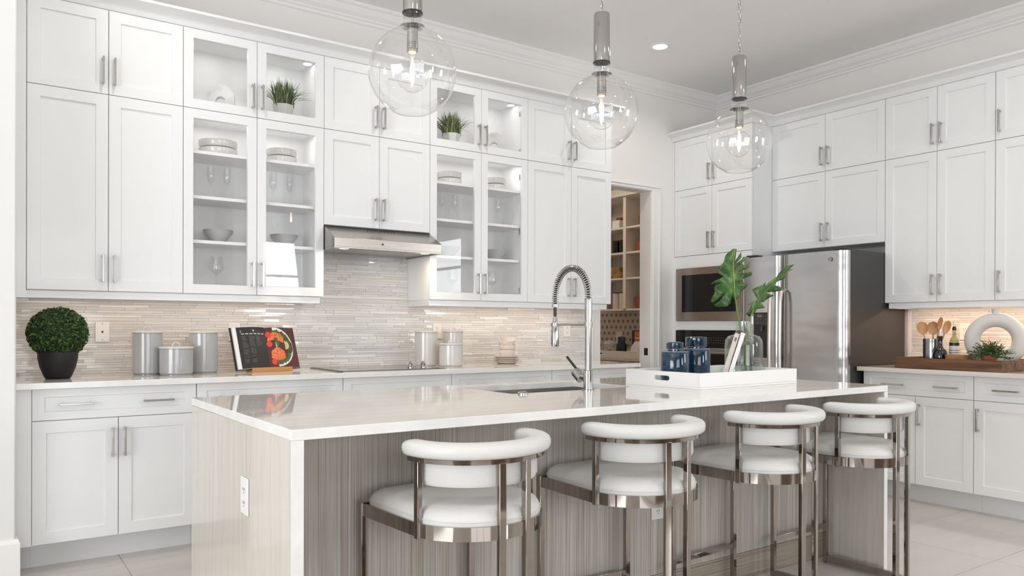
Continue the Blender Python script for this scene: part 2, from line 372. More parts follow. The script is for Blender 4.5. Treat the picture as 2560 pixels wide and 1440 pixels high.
# ------------------------------------------------------------ cabinets
def shaker(w_, h, t=.02, rail=.058, rec=.008, bev=.006, railv=None, glass=False):
    """door slab in local x 0..w, z 0..h, front at y 0"""
    rv = railv or rail; b = B()
    def ring(i, j, y): return [(i, y, j), (w_-i, y, j), (w_-i, y, h-j), (i, y, h-j)]
    o = ring(0, 0, t); o1 = ring(0, 0, .0015); o2 = ring(.0015, .0015, 0); i1 = ring(rail, rv, 0); i2 = ring(rail+bev*.5, rv+bev*.5, rec)
    vs = o+o1+o2+i1+i2; fs = []
    for k in range(4):
        for a in range(4):
            c = (a+1) % 4; fs.append([k*4+a, k*4+c, (k+1)*4+c, (k+1)*4+a])
    if glass:
        vs += ring(rail+bev*.5, rv+bev*.5, t)
        for a in range(4):
            c = (a+1) % 4; fs.append([16+a, 16+c, 20+c, 20+a]); fs.append([20+a, 20+c, c, a])
    else: fs += [[16, 17, 18, 19], [3, 2, 1, 0]]
    return b.add(vs, fs)
def handle(parent, x, z, vert=True, L=.145):
    b = B(); 
    if vert: b.box(x-.005, x+.005, -.034, -.024, z, z+L).box(x-.005, x+.005, -.026, 0, z+.002, z+.014).box(x-.005, x+.005, -.026, 0, z+L-.014, z+L-.002)
    else: b.box(x, x+L, -.034, -.024, z-.005, z+.005).box(x+.002, x+.014, -.026, 0, z-.005, z+.005).box(x+L-.014, x+L-.002, -.026, 0, z-.005, z+.005)
    return b.build('handle', nickel, parent, bev=.001)
G = .0015
def cabinet(name, label, loc, rz, w_, dep, h, fronts, glass=None, group=None, toe=0, cat='cabinet'):
    """fronts: (x0,x1,z0,z1,type,handles); local z 0 = cabinet bottom"""
    t = thing(name, label, cat, loc, rz, group)
    if glass is None:
        b = B(); b.box(.001, w_-.001, .021, dep, 0, h); b.build('carcass', white, t)
    else:
        b = B(); s = .018
        b.box(0.001, s, .021, dep, 0, h).box(w_-s, w_-.001, .021, dep, 0, h).box(s, w_-s, .021, dep, 0, s).box(s, w_-s, .021, dep, h-s, h).box(s, w_-s, dep-.01, dep, s, h-s)
        b.build('carcass', cabin, t)
        for zz in ([.07, h-.1] if h < .6 else [.09, h*.5, h-.12]):
            B().box(w_-s-.012, w_-s, .024, .075, zz-.02, zz+.02).box(w_-s-.03, w_-s-.01, .021, .045, zz-.012, zz+.012).build('hinge', nickel, t, bev=.002)
        for zz in glass: B().box(s, w_-s, .035, dep-.01, zz-.018, zz).build('shelf', cabin, t)
    # dark reveal behind the door joints
    for (a, c, z0, z1, ty, hs) in fronts:
        big = 'drawer' if ty == 'drawer' else 'door'
        sh = shaker(c-a-2*G, z1-z0-2*G, glass=(ty == 'glass'), railv=.04 if ty == 'drawer' else None, rail=.05 if ty == 'drawer' else (.052 if ty == 'glass' else .058))
        d = sh.build(big, white, t, loc=(a+G, 0, z0+G))
        if ty == 'glass': B().box(.05, c-a-.053, .008, .012, .055, z1-z0-.058).build('glass_pane', pane, d)
        for hh in hs:
            if hh[0] == 'v': handle(d, hh[1]-a-G, hh[2]-z0-G)
            else: handle(d, hh[1]-a-G, hh[2]-z0-G, False)
    return t
ZU, ZM, ZT = 1.3716, 2.4285, 2.883
UY, UX, HD = 4.652, 5.543, .028
# back wall uppers
def pair(x0, x1, z0, z1, xm=None, ty='solid', hz=.05):
    xm = xm if xm is not None else (x0+x1)/2
    return [(x0, xm, z0, z1, ty, [('v', xm-HD, z0+hz)]), (xm, x1, z0, z1, ty, [('v', xm+HD, z0+hz)])]
E_ = [.2283, .9798, 1.8102, 2.5648, 3.3924, 4.2243]; Mid = [.6023, 1.3942, 2.1885, 2.9824, 3.809]
names = ['by the left wall end', 'left of the range hood', 'above the range hood', 'right of the range hood', 'beside the pantry doorway']
GS = [[.822-.0, .562, .306], None]
for i in range(5):
    x0, x1, xm = E_[i]-E_[i], E_[i+1]-E_[i], Mid[i]-E_[i]
    gl = i in (1, 3); lo = 1.826 if i == 2 else ZU; hh = ZM-lo
    kind = 'glass-fronted' if gl else 'solid shaker'
    cabinet('upper_cabinet', 'short white %s top-row cabinet %s, under the crown' % (kind, names[i]), (E_[i], UY, ZM), 0, x1, WY-UY-.001, ZT-ZM, pair(0, x1, 0, ZT-ZM, xm, 'glass' if gl else 'solid'), glass=[] if gl else None)
    cabinet('wall_cabinet', 'white %s wall cabinet %s, below the top row' % (('tall ' if i != 2 else 'two-door ')+kind, names[i]), (E_[i], UY, lo), 0, x1, WY-UY-.001, hh-.0005, pair(0, x1, 0, hh, xm, 'glass' if gl else 'solid'), glass=[.828, .568, .312] if gl else None)
# filler, light rails, crown
B().box(.168, .2275, UY+.004, UY+.03, 1.33, ZT).build('filler_panel', white); tag(bpy.data.objects['filler_panel'], 'narrow white filler strip between left wall end and first upper cabinet', 'panel')
def rail(label, path):
    o = B().sweep(path, [(0, 1.3295), (0, 1.3705), (-.018, 1.3705), (-.018, 1.3295)]).build('light_rail', white, bev=.002); return tag(o, label, 'trim')
rail('white light rail under the cabinets left of the range hood', [(1.79, WY-.008), (1.79, UY+.012), (.1875, UY+.012)][::-1])
rail('white light rail under the cabinets right of the range hood', [(2.5655, WY-.008), (2.5655, UY+.012), (4.19, UY+.012), (4.19, WY-.008)])
rail('white light rail under the upper cabinets on the right wall', [(UX+.012, 1.915), (UX+.012, 3.09), (WX-.001, 3.09)][::-1])
CC = [(0, ZT+.001), (.004, ZT+.001), (.012, ZT+.012), (.022, ZT+.034), (.045, ZT+.052), (.068, ZT+.058), (.075, ZT+.060), (.078, ZT+.074), (0, ZT+.074)]
o = B().sweep([(.168, UY), (4.2243, UY), (4.2243, WY-.001)], CC).build('cabinet_crown', white, smooth=25); tag(o, 'white crown moulding on top of the back wall cabinets', 'moulding')
TX = 5.28
o = B().sweep([(TX, WY-.001), (TX, 4.103), (UX, 4.103), (UX, 1.8995)], [(o_, z) for o_, z in CC]).build('cabinet_crown', white, smooth=25); tag(o, 'white crown moulding on top of the right wall cabinets', 'moulding')
# puck lights inside the lit top glass cabinets and what stands there comes later
for (x, lb) in [(1.755, 'second'), (3.337, 'fourth')]:
    t = thing('puck_light', 'small round light set in the top of glass cabinet bay, %s from the left' % lb, 'light', (x, 4.80, ZT-.018), 0)
    B().lathe([(.034, 0), (.034, -.004), (.028, -.005)], n=24).build('rim', white, t); B().lathe([(0, -.0045), (.028, -.0045)], n=24).build('lens', emit('puck_lens', (1, .98, .95), 5), t)
for x in (1.19, 1.60, 2.77, 3.20):  # added fill lamps without fixtures, brighten the insides of the glass cabinets
    area('cabinet_fill', (x, 4.80, ZT-.03), (0, 0, 0), .2, .1, .3, (1, .98, .95)); area('cabinet_fill', (x, 4.78, ZM-.03), (0, 0, 0), .25, .06, .5, (1, .98, .95))
# right wall uppers: local x runs toward the camera
RZ = R(-90)
def rcab(name, label, yl, yr, z0, z1, fr, X=UX, **k): return cabinet(name, label, (X, yl, z0), RZ, yl-yr, WX-X-.001, z1-z0-.0005, fr, **k)
def rpair(w_, h, xm=None, **k): return pair(0, w_, 0, h, xm, **k)
for z0, z1, nm, wd in [(1.826, ZM, 'wall_cabinet', 'white two-door cabinet directly above the refrigerator'), (ZM, ZT, 'upper_cabinet', 'short white top-row cabinet above the refrigerator cabinet')]:
    rcab(nm, wd, 4.102, 3.1155, z0, z1, rpair(4.102-3.1155, z1-z0, .494))
for z0, z1, nm, wd in [(ZU, ZM, 'wall_cabinet', 'tall white two-door wall cabinet right of the refrigerator'), (ZM, ZT, 'upper_cabinet', 'short white top-row cabinet right of the refrigerator')]:
    rcab(nm, wd, 3.1145, 2.3635, z0, z1, rpair(3.1145-2.3635, z1-z0, .3745))
for z0, z1, nm, wd in [(ZU, ZM, 'wall_cabinet', 'tall white single-door wall cabinet cut by the right picture edge'), (ZM, ZT, 'upper_cabinet', 'short white top-row cabinet cut by the right picture edge')]:
    rcab(nm, wd, 2.3625, 1.90, z0, z1, [(0, .4625, 0, z1-z0, 'solid', [('v', HD, .05)])])
# oven tower
TW = 4.985-4.103
t = thing('oven_cabinet', 'tall white built-in cabinet holding microwave and wall oven', 'cabinet', (TX, 4.985, 0), RZ)
b = B(); D = WX-TX-.001
b.box(0, .02, .021, D, .1, ZT-.001).box(TW-.02, TW, .0215, D, .1, ZT-.001).box(.02, TW-.02, .3, D, .1, ZT-.001).box(TW-.02, TW, .002, .021, .35, 1.826)
b.box(0, .022, .0, .021, .1, ZT-.001)
for z0, z1 in [(1.72, 1.826), (1.164, 1.244), (.35, .45)]: b.box(.022, TW-.02, .002, .3, z0, z1)
b.box(.022, .058, .002, .3, 1.244, 1.72).box(TW-.088, TW-.02, .002, .3, 1.244, 1.72).box(.022, .058, .002, .3, .45, 1.164).box(TW-.088, TW-.02, .002, .3, .45, 1.164)
b.box(.022, TW-.02, .022, .3, 1.826, ZT-.001).box(.022, TW-.02, .022, .3, .1, .35)
b.box(.01, TW-.01, .08, D, 0, .1)
b.build('carcass', white, t)
dl, dm, dr = .024, .459, TW
for z0, z1 in [(1.830, ZM), (ZM, ZT)]:
    for a, c, hx in [(dl, dm, dm-HD), (dm, dr, dm+HD)]:
        d = shaker(c-a-2*G, z1-z0-2*G).build('door', white, t, loc=(a+G, 0, z0+G)); handle(d, hx-a-G, .05)
d = shaker(dr-dl, .24).build('drawer', white, t, loc=(dl, 0, .105)); handle(d, .3, .12, False, .2)
# microwave
steelw = P('steel_warm_reflection', (.40, .335, .28), .28, 1)  # brown tint puts the reflection of warm surroundings into the steel colour
t = thing('microwave', 'built-in stainless microwave with dark window above the oven', 'microwave', (TX-.014, 4.927, 1.246), RZ)
W_ = .735; Hh = .472
b = B(); z = [(0, 0), (.07, .072), (W_-.062, .072)]
b.box(0, W_, 0, .012, 0, .072).box(0, W_, 0, .012, Hh-.062, Hh).box(0, .068, 0, .012, .072, Hh-.062).box(W_-.06, W_, 0, .012, .072, Hh-.062); b.build('trim_frame', steelw, t, bev=.001)
B().box(.068, W_-.06, .003, .3, .072, Hh-.062).build('window', blackglass, t)
B().box(.068, W_-.06, -.001, .003, .073, .078).build('door_edge', steelh, t)
b = B(); [b.box(.085+i*.012, .092+i*.012, .0018, .0032, .095+(i % 2)*.008, .098+(i % 2)*.008) for i in range(3)]; b.build('panel_print', text_g, t)
# oven
t = thing('built_in_oven', 'built-in stainless wall oven below the microwave', 'oven', (TX-.014, 4.927, .452), RZ)
Ho = .71
B().box(.02, W_, 0, .3, Ho-.15, Ho).box(0, .02, 0, .3, Ho-.15, Ho).build('control_panel', blackglass, t)
B().box(0, W_, -.002, .3, Ho-.205, Ho-.152).build('door_rail', steelh, t)
B().box(0, W_, 0, .3, 0, .06).box(0, .06, 0, .3, .06, Ho-.205).box(W_-.06, W_, 0, .3, .06, Ho-.205).build('door_frame', steelh, t)
B().box(.06, W_-.06, .004, .29, .06, Ho-.205).build('window', blackglass, t)
B().tube([(.05, -.045, Ho-.19), (W_-.05, -.045, Ho-.19)], .011).box(.06, .08, -.045, 0, Ho-.2, Ho-.18).box(W_-.08, W_-.06, -.045, 0, Ho-.2, Ho-.18).build('handle', steelh, t, smooth=40)
b = B()
for i in range(14):
    for j in range(3): b.box(.2+i*.026, .21+i*.026, -.0006, .0006, Ho-.11+j*.022, Ho-.106+j*.022)
b.build('button_print', text_g, t)
# ------------------------------------------------------------ base cabinets, counters
BY, BX, ZC = 4.33, 5.22, .883
EB = [.235, .981, 1.806, 2.552, 3.373, 4.18]
nb = ['below the boxwood ball', 'below the three left canisters', 'below the cooktop', 'below the right canisters', 'below the plate stack, next to the doorway']
ZB = .133
for i in range(5):
    w_ = EB[i+1]-EB[i]-.001; h = ZC-ZB; zg = .728-ZB
    hs = [('h', .114, .805-ZB), ('h', w_-.26, .805-ZB)]
    fr = [(0, w_, zg, h, 'drawer', hs if i in (0, 1, 3, 4) else [])]+pair(0, w_, 0, zg, hz=zg-.195)
    t = cabinet('base_cabinet', 'white base cabinet with drawer over two doors, %s' % nb[i], (EB[i], BY, ZB), 0, w_, WY-BY-.001, h, fr)
    B().box(0, w_, .13, .15, -ZB, 0).build('toe_kick', white, t)
tag(B().box(.168, .2345, BY+.002, BY+.022, ZB, ZC).box(.168, .2345, BY+.13, BY+.15, 0, ZB).build('filler_panel', white), 'narrow white filler strip beside the lower cabinet at the left wall end', 'panel')
cbx = B().box(.168, 4.195, 4.28, WY-.007, ZC+.001, .914); cbx.m[2] = 1; cbx.m[3] = 1
o = cbx.build('countertop', [quartz, quartze], bev=.002); tag(o, 'long quartz countertop along the tiled back wall', 'countertop')
yy = [3.088, 2.346, 1.60]
for i, lb in enumerate(['white base cabinet under the wooden tray, next to the refrigerator', 'white base cabinet cut by the right picture edge']):
    w_ = yy[i]-yy[i+1]-.001; h = ZC-ZB; zg = .728-ZB
    fr = [(0, w_, zg, h, 'drawer', [('h', .145, .80-ZB), ('h', w_-.24, .80-ZB)] if i == 0 else [('h', .12, .80-ZB), ('h', w_-.26, .80-ZB)])]+pair(0, w_, 0, zg, hz=zg-.195)
    if i == 0: fr[1] = (0, w_/2, 0, zg, 'solid', []); fr[2] = (w_/2, w_, 0, zg, 'solid', [('v', w_/2+HD, zg-.195)])
    if i == 1: fr[1] = (0, w_/2, 0, zg, 'solid', [('v', HD, zg-.195)])
    t = cabinet('base_cabinet', lb, (BX, yy[i], ZB), RZ, w_, WX-BX-.001, h, fr)
    B().box(0, w_, .12, .14, -ZB, 0).build('toe_kick', white, t)
quartz_r = P('quartz_right', (.7, .67, .63), .06); noise_col(quartz_r, (40, 1.2, 40), [(.25, (.52, .48, .44)), (.5, (.66, .62, .58)), (.78, (.74, .71, .68))], nscale=1, detail=6, rough=.6, dist=.3)
o = B().box(5.155, WX-.007, 1.585, 3.10, ZC+.001, .914).build('countertop', quartz_r, bev=.002); tag(o, 'quartz countertop on the right wall under the wooden tray', 'countertop')

# ------------------------------------------------------------ island
IX0, IX1, IY0, IY1, IZ = .705, 3.672, 2.045, 3.19, .907
t = thing('island_countertop', 'large glossy quartz waterfall countertop of the kitchen island', 'countertop', (IX0, IY0, 0))
LX, LY = IX1-IX0, IY1-IY0
hx0, hx1, hy0, hy1 = 1.85-IX0, 2.56-IX0, 2.645-IY0, 3.10-IY0
def slab_hole(w_, d, hx0, hx1, hy0, hy1, z0, z1):
    o = [(0, 0), (w_, 0), (w_, d), (0, d)]; i = [(hx0, hy0), (hx1, hy0), (hx1, hy1), (hx0, hy1)]
    vs = [(x, y, z) for z in (z1, z0) for (x, y) in o+i]; fs = []
    for k in range(4):
        c = (k+1) % 4
        fs += [[k, c, 4+c, 4+k], [8+k, 8+c, 12+c, 12+k], [k, c, 8+c, 8+k], [4+k, 4+c, 12+c, 12+k]]
    return B().add(vs, fs)
top = slab_hole(LX, LY, hx0, hx1, hy0, hy1, IZ-.03, IZ)
top.m = [(1 if (k % 4) >= 2 else 0) for k in range(len(top.f))]
top.build('worktop', [quartz, quartze], t, bev=.0015)
for x0, x1 in [(0, .036), (LX-.03, LX)]:
    b = B(); b.box(x0, x1, .0, LY, 0, IZ-.0302); b.m[2] = 1; b.m[4] = 1; b.build('waterfall_side', [quartzv, quartze], t, bev=.001)
t = thing('island_cabinet', 'kitchen island body clad in vertically striped grey-beige laminate', 'cabinet', (IX0+.037, 2.365, 0))
Wd = LX-.068
B().box(.002, Wd, .02, .025, .125, IZ-.032).box(.002, .02, .025, 3.17-2.365, 0, IZ-.032).box(Wd-.02, Wd-.002, .025, 3.17-2.365, 0, IZ-.032).box(.02, Wd-.02, 3.15-2.365, 3.17-2.365, 0, IZ-.032).build('carcass', white, t)
xe = [.001, 1.235-IX0-.037, 2.42-IX0-.037, Wd-.001]
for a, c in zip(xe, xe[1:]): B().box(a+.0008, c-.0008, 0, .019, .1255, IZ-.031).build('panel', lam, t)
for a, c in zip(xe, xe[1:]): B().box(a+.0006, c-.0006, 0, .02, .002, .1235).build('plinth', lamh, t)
# sink
t = thing('sink', 'undermount stainless sink set into the island countertop', 'sink', (1.85, 2.645, .877-.23))
w_, d_, h_ = .71, .455, .2295
b = B(); vs = []
for (i, z) in [(-.012, h_), (.0, h_), (.0, .02), (.02, .0)]:
    vs += [(i, i, z), (w_-i, i, z), (w_-i, d_-i, z), (i, d_-i, z)]
fs = []
for k in range(3):
    for a in range(4): c = (a+1) % 4; fs.append([k*4+a, k*4+c, k*4+4+c, k*4+4+a])
fs.append([12, 13, 14, 15]); b.add(vs, fs); b.build('basin', steelh, t)
B().cyl(w_/2, d_*.6, .0005, .004, .045).build('drain', chrome, t, smooth=30)
o = B().lathe([(.0, 0), (.022, 0), (.022, .006), (.014, .012), (0, .013)], n=24).build('air_switch', chrome, loc=(1.88, 2.61, IZ), smooth=30); tag(o, 'small round chrome button on the island beside the sink', 'switch')
# faucet
t = thing('faucet', 'chrome pull-down spring faucet standing on the island', 'faucet', (2.219, 2.591, IZ))
B().lathe([(0, 0), (.026, 0), (.026, .006), (.0215, .008), (.0215, .088), (.019, .09)], n=28).build('base', chrome, t, smooth=30)
B().lathe([(.0145, .09), (.0145, .318)], n=24).build('column', chrome, t, smooth=30)
b = B(); pr = [(.0145, .318), (.0165, .318)]
for i in range(9): z0 = .32+i*.0085; pr += [(.0165, z0), (.0165, z0+.006), (.0148, z0+.0065), (.0148, z0+.0083)]
pr += [(.0165, .397), (.0165, .402), (.006, .402)]
b.lathe(pr, n=24).build('collar', chrome, t, smooth=30)
arc = []
for i in range(41):
    a = pi*i/40; arc.append(Vector((0, .118-.118*cos(a), .418+.128*sin(a))))
arc = [Vector((0, 0, .40))]+arc+[Vector((0, .236, .40)), Vector((0, .236, .385))]
B().tube(arc+[Vector((0, .236, .33))], .0075, 10).build('hose', black, t, smooth=40)
# spring around the hose
L = [0]
for i in range(1, len(arc)): L.append(L[-1]+(arc[i]-arc[i-1]).length)
def at(s):
    for i in range(1, len(arc)):
        if L[i] >= s: k = (s-L[i-1])/(L[i]-L[i-1]); return arc[i-1].lerp(arc[i], k), (arc[i]-arc[i-1]).normalized()
    return arc[-1], (arc[-1]-arc[-2]).normalized()
turns = 42; pts = []; N = turns*12
for i in range(N+1):
    s = L[-1]*i/N*.995; p, tg = at(s); u = Vector((1, 0, 0)); v = tg.cross(u); a = 2*pi*turns*i/N
    pts.append(p+(u*cos(a)+v*sin(a))*.0145)
B().tube(pts, .0021, 6).build('spring', chrome, t, smooth=60)
B().lathe([(.006, .385), (.016, .385), (.016, .372), (.006, .372)], (0, .236, 0), 20).build('spring_cap', chrome, t, smooth=30)
B().lathe([(.006, .33), (.009, .325), (.012, .30), (.0125, .292), (.006, .29)], (0, .236, 0), 20).build('hose_cone', chrome, t, smooth=30)
sh = B().lathe([(0, .288), (.015, .288), (.0175, .28), (.0185, .20), (.0175, .19), (.012, .188), (0, .188)], (0, .236, 0), 24).build('spray_head', chrome, t, smooth=30)
B().box(-.004, .004, .256, .262, .215, .235).box(-.004, .004, .256, .262, .25, .265).build('spray_button', black, sh, bev=.001)
B().tube([(0, .0, .292), (0, .236, .292)], .0062, 12).lathe([(.0145, .282), (.019, .282), (.019, .302), (.0145, .302)], (0, 0, 0), 20).lathe([(.016, .284), (.0205, .284), (.0205, .298), (.016, .298)], (0, .236, 0), 20).build('support_arm', chrome, t, smooth=40)
B().tube([(0, 0, .055), (-.0, .052, .062)], .0165, 18).build('valve_neck', chrome, t, smooth=40)
B().tube([(0, .045, .05), (0, .085, .08)], .0225, 20).build('valve_body', chrome, t, smooth=40)
B().tube([(0, .07, .085), (-.01, .135, .145)], .0055, 10).build('lever', black, t, smooth=40)

# ------------------------------------------------------------ cooktop and hood
t = thing('cooktop', 'black glass cooktop with steel edge set on the back counter', 'cooktop', (1.80, 4.315, .9145))
B().box(0, .70, 0, .55, 0, .004).build('steel_edge', steelh, t); B().box(.006, .694, .006, .544, .004, .007).build('glass_surface', blackglass, t)
for x, y in [(.53, .165), (.585, .27), (.625, .165), (.672, .265)]:
    k = B().lathe([(0, 0), (.019, 0), (.019, .006), (.013, .01), (.013, .022), (0, .023)], (x, y, .007), 20).build('knob', chrome, t, smooth=30)
    B().box(x-.004, x+.004, y-.018, y+.018, .028, .043).build('knob_grip', chrome, k, bev=.002)
t = thing('range_hood', 'stainless under-cabinet range hood with two lit lamps', 'range hood', (1.812, WY-.007, 1.68))
W_ = .75
prof = [(0, 0), (.494, 0), (.494, .052), (.322, .143), (.0, .143)]   # distance from wall, height
b = B(); vs = [(x, -p, z) for x in (0, W_) for p, z in prof]; k = 5
fs = [[0, 1, 2, 3, 4], [5, 6, 7, 8, 9]]+[[i, (i+1) % k, k+(i+1) % k, k+i] for i in range(k) if i != 0]
b.add(vs, fs); b.box(.0, W_, -.494, -.474, -.012, 0.0).box(0, .012, -.474, 0, -.012, 0).box(W_-.012, W_, -.474, 0, -.012, 0)
b.build('body', steel, t, bev=.0015)
B().box(.012, W_/2-.002, -.38, -.02, -.004, .002).build('filter', steel, t, bev=.001); B().box(W_/2+.002, W_-.012, -.38, -.02, -.004, .002).build('filter', steel, t, bev=.001)
B().box(.012, W_-.012, -.474, -.38, -.002, .002).build('lamp_panel', steel, t)
for x in (.09, W_-.09):
    B().lathe([(.03, -.003), (.03, -.008), (.026, -.009), (0, -.009)], (x, -.43, 0), 20).build('lamp', hoodon, t)
b = B()
for i in range(12): b.box(.28+i*.017, .288+i*.017, -.352, -.332, .1275, .1305)
b.build('vent_slot', black, t)
B().box(.315, .327, -.4955, -.4935, .021, .031).build('power_button', black, t)
for i in range(5): B().box(.335+i*.018, .345+i*.018, -.4955, -.4935, .023, .030).build('button', plate_white, t)
area('hood_lamp_light', (1.9, 4.55, 1.665), (0, 0, 0), .05, .05, 1.2, (1, .83, .62)); area('hood_lamp_light', (2.47, 4.55, 1.665), (0, 0, 0), .05, .05, 1.2, (1, .83, .62))
# under-cabinet led strips
for (cx, cy, L_, rz, lb, pw) in [(1.0, 4.78, 1.5, 0, 'left of the hood', 2.2), (3.38, 4.78, 1.5, 0, 'right of the hood', 2.8), (5.66, 2.5, 1.1, R(90), 'above the wooden tray', 4.6)]:
    t = thing('led_strip', 'slim warm led light bar under the cabinets %s' % lb, 'light', (cx, cy, 1.371), rz)
    B().box(-L_/2, L_/2, -.012, .012, -.008, 0).build('housing', white, t)
    a = area('undercabinet_light', (cx, cy, 1.360), (0, 0, rz), L_, .02, pw, (1, .66, .42) if rz else (1, .74, .53))

# ------------------------------------------------------------ refrigerator
t = thing('refrigerator', 'stainless side-by-side refrigerator with dark grey sides and water dispenser', 'refrigerator', (5.03, 4.015, 0), RZ)
FW = .9; FS = .365
B().box(0, FW, .075, .80, .02, 1.745).build('body', fridgeside, t, bev=.004)
B().box(.01, FW-.01, .03, .075, .0, .05).build('toe_grille', black, t)
B().box(.03, .12, .03, .12, 1.7455, 1.76).box(FW-.12, FW-.03, .03, .12, 1.7455, 1.76).build('hinge_cover', fridgeside, t, bev=.003)
def fdoor(a, c, name, hole=None):
    n_ = 14; vs = []; fs = []
    for i in range(n_+1):
        s = i/n_; x = a+(c-a)*s; e = min(s, 1-s)*(c-a); yb = 0.0-.010*(1-(2*s-1)**2)+.03*max(0, 1-e/.022)**2
        vs += [(x, yb+.008, .055), (x, yb+.008, 1.738), (x, .07, .055), (x, .07, 1.738)]
    for i in range(n_):
        k = i*4; fs += [[k, k+4, k+5, k+1], [k+1, k+5, k+7, k+3], [k+2, k+3, k+7, k+6], [k, k+2, k+6, k+4]]
    fs += [[0, 1, 3, 2], [n_*4, n_*4+2, n_*4+3, n_*4+1]]
    return B().add(vs, fs).build(name, fsteel, t, smooth=50)
fsteel = P('fridge_steel', (.50, .49, .485), .24, 1)
n, l, b = nodes(fsteel); tc = n.new('ShaderNodeTexCoord'); mp = n.new('ShaderNodeMapping'); mp.inputs['Scale'].default_value = (1.2, .3, 5); nz = n.new('ShaderNodeTexNoise'); nz.inputs['Scale'].default_value = 1.6; nz.inputs['Detail'].default_value = 1
bp = n.new('ShaderNodeBump'); bp.inputs['Strength'].default_value = .35; bp.inputs['Distance'].default_value = .02
l.new(tc.outputs['Object'], mp.inputs[0]); l.new(mp.outputs[0], nz.inputs['Vector']); l.new(nz.outputs[0], bp.inputs['Height']); l.new(bp.outputs[0], b.inputs['Normal'])
d1 = fdoor(.003, FS-.003, 'freezer_door'); d2 = fdoor(FS+.003, FW-.001, 'fridge_door')
handlem = P('fridge_handle', (.66, .62, .58), .35, 1)
def fhandle(x, par):
    pts = [(x, -.0, .62), (x, -.04, .64), (x, -.062, .72), (x, -.068, 1.05), (x, -.062, 1.38), (x, -.045, 1.455), (x, -.0, 1.475)]
    pp = []
    for i in range(len(pts)-1):
        for k in range(4): pp.append(Vector(pts[i]).lerp(Vector(pts[i+1]), k/4))
    pp.append(Vector(pts[-1]))
    hb = B(); hb.tube(pp, .011, 10); hb.v = [(x_+(a_-x_)*1.45, b_, c_) for a_, b_, c_ in hb.v for x_ in (x,)]; hb.build('handle', handlem, par, smooth=60)
fhandle(FS-.045, d1); fhandle(FS+.045, d2)
dsp = B().box(.13, .285, -.0045, .0, .955, 1.305).build('dispenser', black, d1, bev=.003)
B().box(.14, .275, -.0075, -.003, 1.205, 1.295).build('dispenser_controls', fridgeside, d1, bev=.001)
b = B(); [b.box(.152+i*.022, .16+i*.022, -.0085, -.007, 1.222, 1.226) for i in range(6)]; [b.box(.152+i*.044, .158+i*.044, -.0085, -.007, 1.25, 1.256) for i in range(3)]; b.box(.165, .21, -.0085, -.007, 1.268, 1.288); b.build('dispenser_print', text_g, d1)
B().tube([(.21, -.012, 1.20), (.21, -.012, 1.16)], .013, 12).build('spout', fridgeside, d1, smooth=40)
B().box(.135, .28, -.012, 0, .935, .955).build('drip_shelf', steelh, d1)
bd = B().tube([(.787, -.0035, 1.678), (.787, -.0065, 1.678)], .0155, 28).build('badge', nickel, d2, smooth=40)
b = B(); 
b.tube([(.787+.0125*cos(2*pi*i/24), -.0072, 1.678+.0125*sin(2*pi*i/24)) for i in range(25)], .0011, 5)
b.tube([(.787+.006*cos(a), -.0072, 1.678+.006*sin(a)) for a in [k*.35 for k in range(12)]], .0010, 5).tube([(.780, -.0072, 1.676), (.787, -.0072, 1.681), (.794, -.0072, 1.674)], .0010, 5)
b.build('emblem', text_g, d2)

